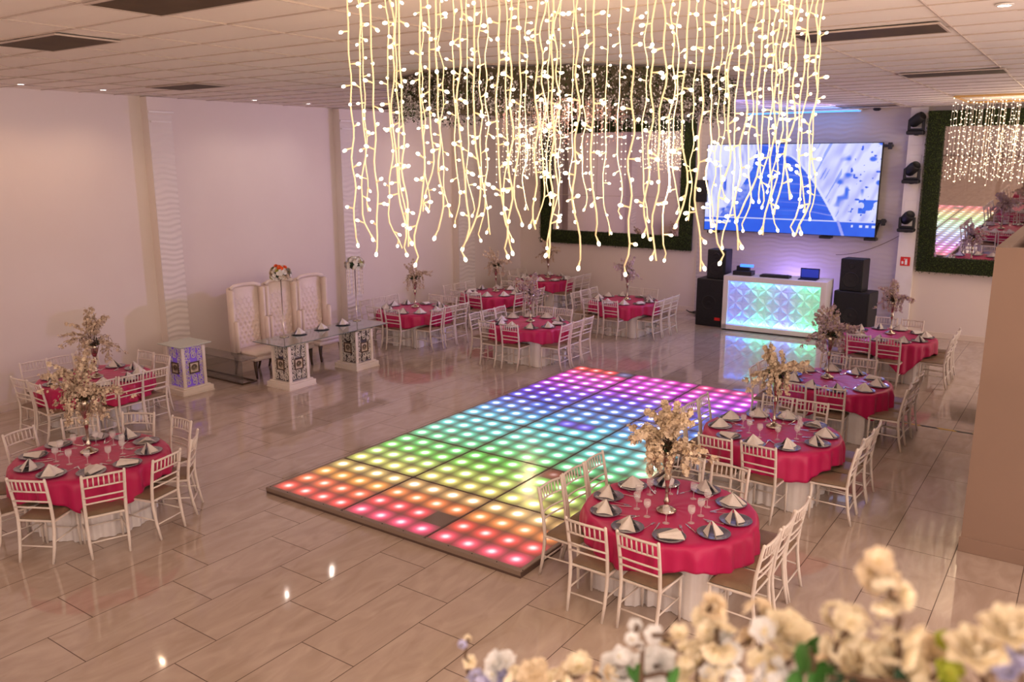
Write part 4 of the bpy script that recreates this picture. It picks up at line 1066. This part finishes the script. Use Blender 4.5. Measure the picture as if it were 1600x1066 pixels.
# one bulb = socket and lit tip in a single small mesh
joined = MB(); joined.tube([(0, 0, 0), (.016, 0, .002), (.028, 0, .003)], [.0024, .003, .0048], 5); joined.mi = 1; joined.ico((.038, 0, .003), .0068, 1, (1.5, 1, 1))
o = joined.build('light_bulb', [M['wire'], M['bulb']], None, True); BULB = o.data; bpy.data.objects.remove(o)
rl = random.Random(21)
near = [547, 582, 614, 626, 657, 683, 718, 741, 778, 798, 838, 863, 902, 927, 989, 1019, 1036, 1070, 1098, 1142, 1166, 1187, 1213, 1242, 1274]
deep = [564, 568, 607, 620, 660, 671, 690, 709, 730, 750, 760, 791, 812, 822, 848, 857, 870, 875, 895, 913, 948, 968, 1009, 1051, 1058, 1086, 1114, 1125, 1135, 1153, 1177, 1196, 1207, 1219, 1225, 1234, 1255, 1261, 1278]
spots = []
for lst, is_near in ((near, True), (deep, False)):
    for px in lst:       # hanging points spread over the ring: the outer loop nearest the camera, the rest deeper in
        d = (fw+rt*((811+(px-811)*.935-800)/F_PX)); d = Vector((d.x, d.y)).normalized()
        c = Vector((RING[0]-CX, RING[1]-CY)); tc_ = d.dot(c); h2 = 1.28**2-(c-d*tc_).length_squared; hh_ = math.sqrt(max(h2, .01))
        t = tc_-hh_*rl.uniform(.85, 1.0) if is_near else tc_+hh_*rl.uniform(-.55, .95)
        spots.append((d.x*t-c.x, d.y*t-c.y, px, is_near))
for x0, y0, px, is_near in spots:
    ln = 1.43+rl.uniform(-.15, .10)-(.1 if px > 1180 else 0)
    st = MB(); n = int(ln/.045); pts = []; px_, py_ = 0, 0; ph = rl.random()*6; amp = rl.uniform(.003, .010)
    for i in range(n+1):
        t = i/n; curl = max(0, (t-.72)/.28)
        px_ = amp*math.sin(ph+i*.55)+amp*.7*math.sin(ph*2+i*1.3)+curl*.035*math.sin(ph*3+t*14)
        py_ = amp*math.cos(ph*1.7+i*.5)+amp*.7*math.cos(i*1.1+ph)+curl*.035*math.cos(ph*4+t*12)
        pts.append((x0+px_, y0+py_, -.04-ln*t))
    st.tube(pts, .0034, 5); s_ = st.build('light_strand', M['wire'], root, True)
    nb = int(ln/.1)
    ang = rl.random()*6
    for q in range(nb+1):
        i = min(n, int((q+.5+rl.uniform(-.15, .15))/(nb+.5)*n)); ang += PI*.62+rl.uniform(-.8, .8)
        bo = bpy.data.objects.new('light_bulb', BULB); col.objects.link(bo); bo.parent = s_
        bo.location = pts[i]; bo.rotation_euler = (0, rl.uniform(-.5, .7) if q < nb else 1.2, ang)
# ---------------------------------------------------------------- small dense light curtains further back
def dense_curtain(cx, cy, w_, d_, nx, ny, ln, label, frame=M['gold'], br=.013, inner=False, step=.085):
    root = empty('light_curtain', (cx, cy, H)); tag(root, label, 'light curtain')
    b_ = MB()
    for a_, c_ in (((-w_/2, -d_/2), (w_/2, -d_/2)), ((w_/2, -d_/2), (w_/2, d_/2)), ((w_/2, d_/2), (-w_/2, d_/2)), ((-w_/2, d_/2), (-w_/2, -d_/2))): b_.tube([(*a_, -.02), (*c_, -.02)], .02, 6)
    b_.build('hanging_frame', frame, root)
    rr = random.Random(int(cx*31))
    for i in range(nx):
        for j in range(ny):
            x = -w_/2+w_*i/(nx-1)+rr.uniform(-.02, .02); y = -d_/2+d_*j/(ny-1)+rr.uniform(-.02, .02); l = ln*rr.uniform(.92, 1.04)
            m_ = MB(); m_.mi = 0; m_.tube([(x, y, -.02), (x, y, -l)], .002, 3); m_.mi = 1
            k = rr.random()*step
            while k < l: m_.ico((x+rr.uniform(-.02, .02), y+rr.uniform(-.02, .02), -k-.02), br*rr.uniform(.7, 1.1), 0); k += step*rr.uniform(.8, 1.2)
            m_.build('light_strand', [M['wire_thin'], M['bulb_small']], root)
    return root
dense_curtain(6.55, 11.9, 2.0, 1.9, 10, 7, 1.5, 'dense curtain of small warm lights before the right mirror', br=.0105, step=.12)
dense_curtain(-3.15, 10.6, 1.05, 1.0, 6, 6, 1.45, 'dense curtain of tiny lights over the left wall tables', br=.009, step=.11)
dense_curtain(-.95, 12.9, .75, .75, 5, 5, 1.25, 'small dense light curtain before the left mirror, next to the video wall', br=.009, step=.11)
# ---------------------------------------------------------------- flower ring on the ceiling above the dance floor
root = empty('ceiling_flower_ring', (DRUM[0], DRUM[1], H)); tag(root, 'wide round ring of pale flowers on the ceiling, behind the light curtain', 'flower ring')
DR = 2.35
b = MB(); b.lathe([(DR, -.02), (DR, -.40), (DR-.12, -.40), (DR-.12, -.02)], 64); 
b = MB()
b.grid(lambda s, t: (DR*math.cos(2*PI*s), DR*math.sin(2*PI*s), -.01-.36*t), 64, 1); b.grid(lambda s, t: ((DR-.16)*math.cos(-2*PI*s), (DR-.16)*math.sin(-2*PI*s), -.01-.36*t), 64, 1)
b.grid(lambda s, t: ((DR-.16*t)*math.cos(2*PI*s), (DR-.16*t)*math.sin(2*PI*s), -.37), 64, 1)
b.build('ring_band', mat('moss_band', (.10, .085, .05), .9), root)
rr = random.Random(9); lf = MB()
for k in range(15000):
    a = rr.random()*2*PI; side = rr.random(); lump = .06*math.sin(a*9)+.05*math.sin(a*23+1)
    z = -.02-rr.random()**.9*(.46+lump); r_ = DR+rr.uniform(.0, .07) if side < .62 else (DR-.16-rr.uniform(0, .07) if side < .85 else rr.uniform(DR-.16, DR))
    if side >= .85: z = -.38-rr.random()*(.08+lump)
    p = Vector((r_*math.cos(a), r_*math.sin(a), z)); d = Vector((math.cos(a)*rr.uniform(-.2, 1), math.sin(a)*rr.uniform(-.2, 1), rr.uniform(-.9, .5))).normalized()*rr.uniform(.025, .05)
    s = d.orthogonal().normalized()*rr.uniform(.008, .015); t_ = rr.random(); lf.mi = 0 if t_ < .42 else (1 if t_ < .66 else (2 if t_ < .86 else 3)); lf.quad(p, p+d*.5-s, p+d, p+d*.5+s)
o = lf.build('ring_foliage', [mat('grey_petal', (.42, .38, .36), .8), M['petal_white'], M['hedge3'], M['hedge1']], root); o['kind'] = 'stuff'
sd = []
for k in range(70):
    rad_ = .95*math.sqrt(rr.random()); a = rr.random()*2*PI; x, y = rad_*math.cos(a), rad_*math.sin(a); ln = rr.uniform(.45, .95)
    m_ = MB(); m_.mi = 0; m_.tube([(x, y, -.01), (x, y, -ln)], .0025, 3)
    for q in range(int(ln/.035)):
        m_.mi = 1 if rr.random() < .7 else 2
        c = Vector((x+rr.gauss(0, .02), y+rr.gauss(0, .02), -.03-q*.035)); d = Vector((rr.gauss(0, 1), rr.gauss(0, 1), rr.gauss(0, .6))).normalized()*.03; s = d.orthogonal().normalized()*.014; m_.quad(c, c+d*.5-s, c+d, c+d*.5+s)
    m_.build('hanging_flower_string', [M['wire_thin'], M['petal_dusty'], M['petal_cream']], root)
for k in range(26):
    a = rr.random()*2*PI; rad_ = 1.15*math.sqrt(rr.random()); x, y = rad_*math.cos(a), rad_*math.sin(a); ln = rr.uniform(1.0, 1.55)
    m_ = MB(); m_.mi = 0; m_.tube([(x, y, -.01), (x, y, -ln)], .003, 3); m_.mi = 1
    for q in range(int(ln/.11)): m_.ico((x, y, -.1-q*.11), .009, 0)
    m_.build('crystal_light_string', [M['wire_thin'], M['bulb_small']], root)
# ---------------------------------------------------------------- recessed downlights
DL = [(-5.2, .15), (-5.2, 1.39), (-5.2, 4.3), (-5.2, 5.6), (-5.2, 9.2), (7.17, 1.15), (7.3, 5.2), (1.5, 9.5), (-2.0, -6.0), (2.0, -8.0), (-5.0, -4.5), (8.6, -7.4)]  # the last one is added behind the camera to brighten the balcony flowers
DN = ['leftmost above the left wall', 'second from left above the left wall', 'above the tufted chairs', 'beyond the tufted chairs, before the flower ring', 'above the wall table behind the flower ring', 'at the top right corner', 'above the half wall', 'beyond the flower ring', 'behind the camera over the left hall', 'over the rear of the hall', 'over the rear left corner', 'added behind the camera to light the balcony flowers']
for (x, y), nm in zip(DL, DN):
    r_ = empty('ceiling_downlight', (x, y, H)); tag(r_, 'small round ceiling downlight, '+nm, 'ceiling light', 'recessed ceiling downlights')
    b_ = MB(); b_.lathe([(.062, .0), (.062, -.008), (.045, -.012), (.042, -.004)], 18); b_.build('trim_ring', M['white'], r_)
    b_ = MB(); b_.lathe([(0, -.006), (.041, -.006), (.041, -.003), (0, -.003)], 16); b_.build('lens', M['downlight'], r_)
    hot = {0: (34, (1, .62, .34)), 1: (36, (1, .66, .4)), 10: (60, (1, .6, .35)), 11: (95, (1, .85, .7))}.get(DN.index(nm), (24, (1, .82, .7)))
    lamp('SPOT', 'downlight_beam', (x, y, H-.03), hot[0], hot[1], .03, target=(7.9, -5.3, 3.2) if DN.index(nm) == 11 else (x, y, 0), spot=140, blend=1)
# ---------------------------------------------------------------- balcony parapet with a trough of artificial flowers, close to the camera
b = MB(); b.box((6.9, -5.5, 0), (9.4, -5.2, 2.615)); struct('wall_balcony', b, M['wall'])
b = MB(); b.box((7.22, -5.47, 2.62), (9.1, -5.2, 2.64)); b.box((7.22, -5.47, 2.64), (9.1, -5.45, 2.96)); b.box((7.22, -5.22, 2.64), (9.1, -5.2, 2.96)); b.box((7.22, -5.45, 2.64), (7.24, -5.22, 2.96)); b.box((9.08, -5.45, 2.64), (9.1, -5.22, 2.96)); b.box((7.24, -5.45, 2.64), (9.08, -5.22, 2.9))
tag(b.build('flower_trough', M['white']), 'white trough on the balcony wall holding the foreground flowers', 'planter')
rf = random.Random(77)
def petal(mb, c, out, nrm, Ln, W_, cup, tipcurl=.0, nu=5, nv=6):
    out = out.normalized(); nrm = (nrm-out*nrm.dot(out)).normalized(); side = out.cross(nrm)
    ph = rf.random()*6
    def f(s, t):
        w = W_*math.sin(PI*min(1, (t*.86+.08)))**.7; a = (s-.5)*2
        return c+out*(Ln*t)+side*(a*w*.5)+nrm*(cup*Ln*(t*t)+(.18*W_)*(a*a)-tipcurl*Ln*max(0, t-.6)**2*3+.03*Ln*math.sin(ph+a*4+t*5))
    mb.grid(f, nu, nv)
def open_blossom(parent, c, r, m, face):
    f = face.normalized(); u = f.orthogonal().normalized(); v = f.cross(u); a0 = rf.random()*6; mb = MB()
    for ring_, cnt in ((1.0, 6), (.72, 5)):
        for k in range(cnt):
            a = a0+2*PI*k/cnt+rf.uniform(-.15, .15)+(0 if ring_ == 1 else .6); d = u*math.cos(a)+v*math.sin(a)
            petal(mb, c, d+f*(.15 if ring_ == 1 else .5), f, r*ring_*rf.uniform(.9, 1.1), r*1.05*ring_, .18)
    o = mb.build('blossom', m, parent, True)
    s = MB()
    for k in range(7): s.ico(c+f*r*.22+u*rf.gauss(0, .09)*r+v*rf.gauss(0, .09)*r, r*.05, 0)
    s.build('stamens', M['stamen'], o)
    return o
def rose(parent, c, r, m, face):
    f = face.normalized(); u = f.orthogonal().normalized(); v = f.cross(u); mb = MB()
    for lay, (cnt, rr, lean, hh) in enumerate(((3, .25, .05, 1.0), (4, .42, .12, 1.0), (5, .62, .25, .95), (6, .8, .5, .85))):
        for k in range(cnt):
            a = 2*PI*k/cnt+lay*.7; d = u*math.cos(a)+v*math.sin(a)
            petal(mb, c+d*r*rr*.55-f*r*.5, f*(1-lean)+d*lean, -d, r*1.25*hh, r*(.75+.28*lay), -.28-.1*lay, -.35*lean)
    o = mb.build('rose_bloom', m, parent, True)
    return o
def leaf(parent, c, d, r, m):
    mb = MB(); side = d.cross(Vector((rf.gauss(0, 1), rf.gauss(0, 1), .2))).normalized()
    petal(mb, c, d, (Vector((CX, CY, CZ))-(parent.location+c)).normalized()+side*.5, r, r*.5, .12, nu=4, nv=7); return mb.build('leaf', m, parent, True)
def spray(label, items, Y, cat='flower'):
    """items from the base upward: (px, py, radius_px, kind, material)"""
    pts = [at(i[0], i[1], Y+rf.uniform(-.025, .025)) for i in items]
    base = Vector((min(8.98, max(7.34, pts[0][0].x)), max(-5.42, min(-5.26, Y)), 2.86))
    root = empty('artificial_flower_spray', base); tag(root, label, cat, 'artificial flowers on the balcony')
    s = MB(); path = [Vector((0, 0, 0))]+[p[0]-base for p in pts]
    fine = []
    for i in range(len(path)-1):
        for k in range(4): fine.append(path[i].lerp(path[i+1], k/4)+Vector((math.sin(i*2+k), math.cos(i+k*1.3), 0))*.003)
    fine.append(path[-1]); s.tube(fine, .0026, 5); s.build('stem', M['twig'], root)
    for (p, t), it in zip(pts, items):
        r = it[2]*t/F_PX; c = p-base; face = Vector((CX, CY, CZ))-p; face = face.normalized()+Vector((rf.gauss(0, .45), rf.gauss(0, .3), rf.uniform(0, .9)))
        if it[3] == 'b': open_blossom(root, c, r, M[it[4]], face)
        elif it[3] == 'c':
            for k in range(6):
                o_ = Vector((rf.gauss(0, 1), rf.gauss(0, .6), rf.gauss(0, 1))).normalized()*r*.6
                open_blossom(root, c+o_, r*.68, M[it[4]], face.normalized()*.6+o_.normalized())
        elif it[3] == 'r': rose(root, c, r, M[it[4]], Vector((face.x*.4, face.y*.4, 1)) if rf.random() < .5 else face)
        elif it[3] == 'l': leaf(root, c-Vector((0, 0, r)), Vector((rf.uniform(-.5, .5), rf.uniform(-.3, .1), 1)), 2*r, M[it[4]])
    return root
S_ = [
 ('thin sprig with tiny lilac and cream blossoms, leftmost of the foreground flowers', [(734, 1062, 9, 'b', 'petal_ivory'), (735, 1034, 12, 'b', 'petal_ivory'), (722, 1008, 8, 'b', 'petal_lilac'), (731, 1000, 8, 'b', 'petal_ivory')], -5.33),
 ('white and lilac blossom cluster in the foreground, second from left', [(748, 1064, 18, 'c', 'petal_lilac'), (772, 1062, 24, 'c', 'petal_lilac'), (782, 1044, 26, 'c', 'petal_white')], -5.33),
 ('low cream blossoms with a yellow petal, right of the lilac cluster', [(808, 1066, 22, 'c', 'petal_ivory'), (838, 1060, 28, 'c', 'petal_peach'), (828, 1048, 18, 'b', 'petal_ivory')], -5.34),
 ('beige ruffled blossom cluster in the foreground left of the white buds', [(868, 1066, 20, 'c', 'petal_ivory'), (908, 1058, 34, 'c', 'petal_peach'), (905, 1044, 24, 'b', 'petal_ivory'), (940, 1060, 22, 'c', 'petal_peach')], -5.33),
 ('tall closed white bud among the foreground flowers', [(972, 1046, 27, 'r', 'petal_white'), (966, 1026, 16, 'b', 'petal_white')], -5.32),
 ('round white rosebud between two green leaves, foreground middle', [(1000, 1052, 18, 'l', 'leaf'), (1048, 1050, 18, 'l', 'leaf'), (1024, 1042, 25, 'r', 'petal_white')], -5.32),
 ('small white two-petal flower on a fine stem above the rosebuds', [(1000, 1010, 8, 'b', 'petal_white'), (988, 1000, 13, 'b', 'petal_white'), (994, 978, 12, 'b', 'petal_white')], -5.36),
 ('small white blossoms on a brown twig left of the tall cream column', [(1072, 1022, 20, 'c', 'petal_ivory'), (1045, 1002, 13, 'b', 'petal_ivory'), (1022, 992, 17, 'b', 'petal_white'), (1062, 992, 16, 'b', 'petal_ivory')], -5.34),
 ('tall column of cream ruffled blossoms, left of centre in the foreground flowers', [(1085, 1055, 30, 'c', 'petal_ivory'), (1112, 1026, 32, 'c', 'petal_ivory'), (1122, 1000, 30, 'c', 'petal_ivory'), (1108, 974, 26, 'c', 'petal_ivory'), (1112, 948, 20, 'c', 'petal_peach')], -5.34),
 ('white blossoms with peach centres beside the tall cream column', [(1130, 1058, 30, 'c', 'petal_white'), (1162, 1045, 30, 'c', 'petal_ivory'), (1145, 1010, 24, 'c', 'petal_white'), (1172, 1000, 20, 'b', 'petal_peach')], -5.32),
 ('peach crinkled blossom above white petals, foreground middle', [(1190, 1035, 28, 'c', 'petal_ivory'), (1195, 986, 22, 'b', 'petal_white'), (1184, 958, 22, 'c', 'petal_peach')], -5.35),
 ('large white rose with tall green leaves beside it', [(1212, 1060, 30, 'c', 'petal_white'), (1262, 1010, 30, 'l', 'leaf'), (1276, 1028, 24, 'l', 'leaf'), (1246, 1035, 22, 'l', 'leaf'), (1234, 990, 31, 'r', 'petal_ivory')], -5.37),
 ('cream blossom branch standing between the white rose and the tall yellow branch', [(1305, 1048, 30, 'c', 'petal_peach'), (1312, 1010, 26, 'c', 'petal_ivory'), (1330, 975, 28, 'c', 'petal_ivory'), (1308, 958, 22, 'c', 'petal_ivory')], -5.40),
 ('tallest blurred branch of yellow cream blossoms on a brown stem', [(1400, 1010, 32, 'c', 'petal_ivory'), (1412, 968, 34, 'c', 'petal_ivory'), (1392, 930, 30, 'c', 'petal_ivory'), (1378, 898, 32, 'c', 'petal_peach'), (1372, 878, 24, 'b', 'petal_peach')], -5.42),
 ('pair of cream roses low in the foreground under the tallest branch', [(1292, 1062, 22, 'l', 'leaf_dark'), (1348, 1044, 40, 'r', 'petal_ivory'), (1402, 1040, 38, 'r', 'petal_ivory')], -5.40),
 ('peach blossoms with a lime petal at lower right', [(1448, 1064, 26, 'c', 'petal_peach'), (1480, 1052, 26, 'b', 'leaf_lime'), (1452, 1024, 30, 'c', 'petal_peach'), (1478, 1004, 18, 'b', 'leaf_lime')], -5.41),
 ('large blurred beige tulip at lower right', [(1530, 1062, 26, 'c', 'petal_beige'), (1524, 1012, 32, 'r', 'petal_ivory')], -5.44),
 ('broad green leaves standing before the large white rose', [(1236, 1062, 26, 'l', 'leaf'), (1284, 1040, 26, 'l', 'leaf'), (1258, 1020, 34, 'l', 'leaf'), (1270, 1048, 30, 'l', 'leaf')], -5.43),
 ('small green leaves in front of the round white rosebud', [(1000, 1056, 20, 'l', 'leaf'), (1046, 1054, 20, 'l', 'leaf'), (1054, 1062, 16, 'l', 'leaf')], -5.36),
 ('dark green leaves low between the rose pair and the peach blossoms', [(1330, 1068, 24, 'l', 'leaf_dark'), (1422, 1068, 24, 'l', 'leaf_dark'), (1300, 1056, 20, 'l', 'leaf_dark'), (1480, 1072, 24, 'l', 'leaf')], -5.43),
 ('pale yellow blurred bloom at the right edge, rightmost of the foreground flowers', [(1592, 1060, 30, 'c', 'petal_lilac'), (1600, 1020, 30, 'b', 'petal_lilac'), (1578, 978, 32, 'r', 'petal_ivory')], -5.44),
]
for lb, it, Y in S_: spray(lb, it, Y)
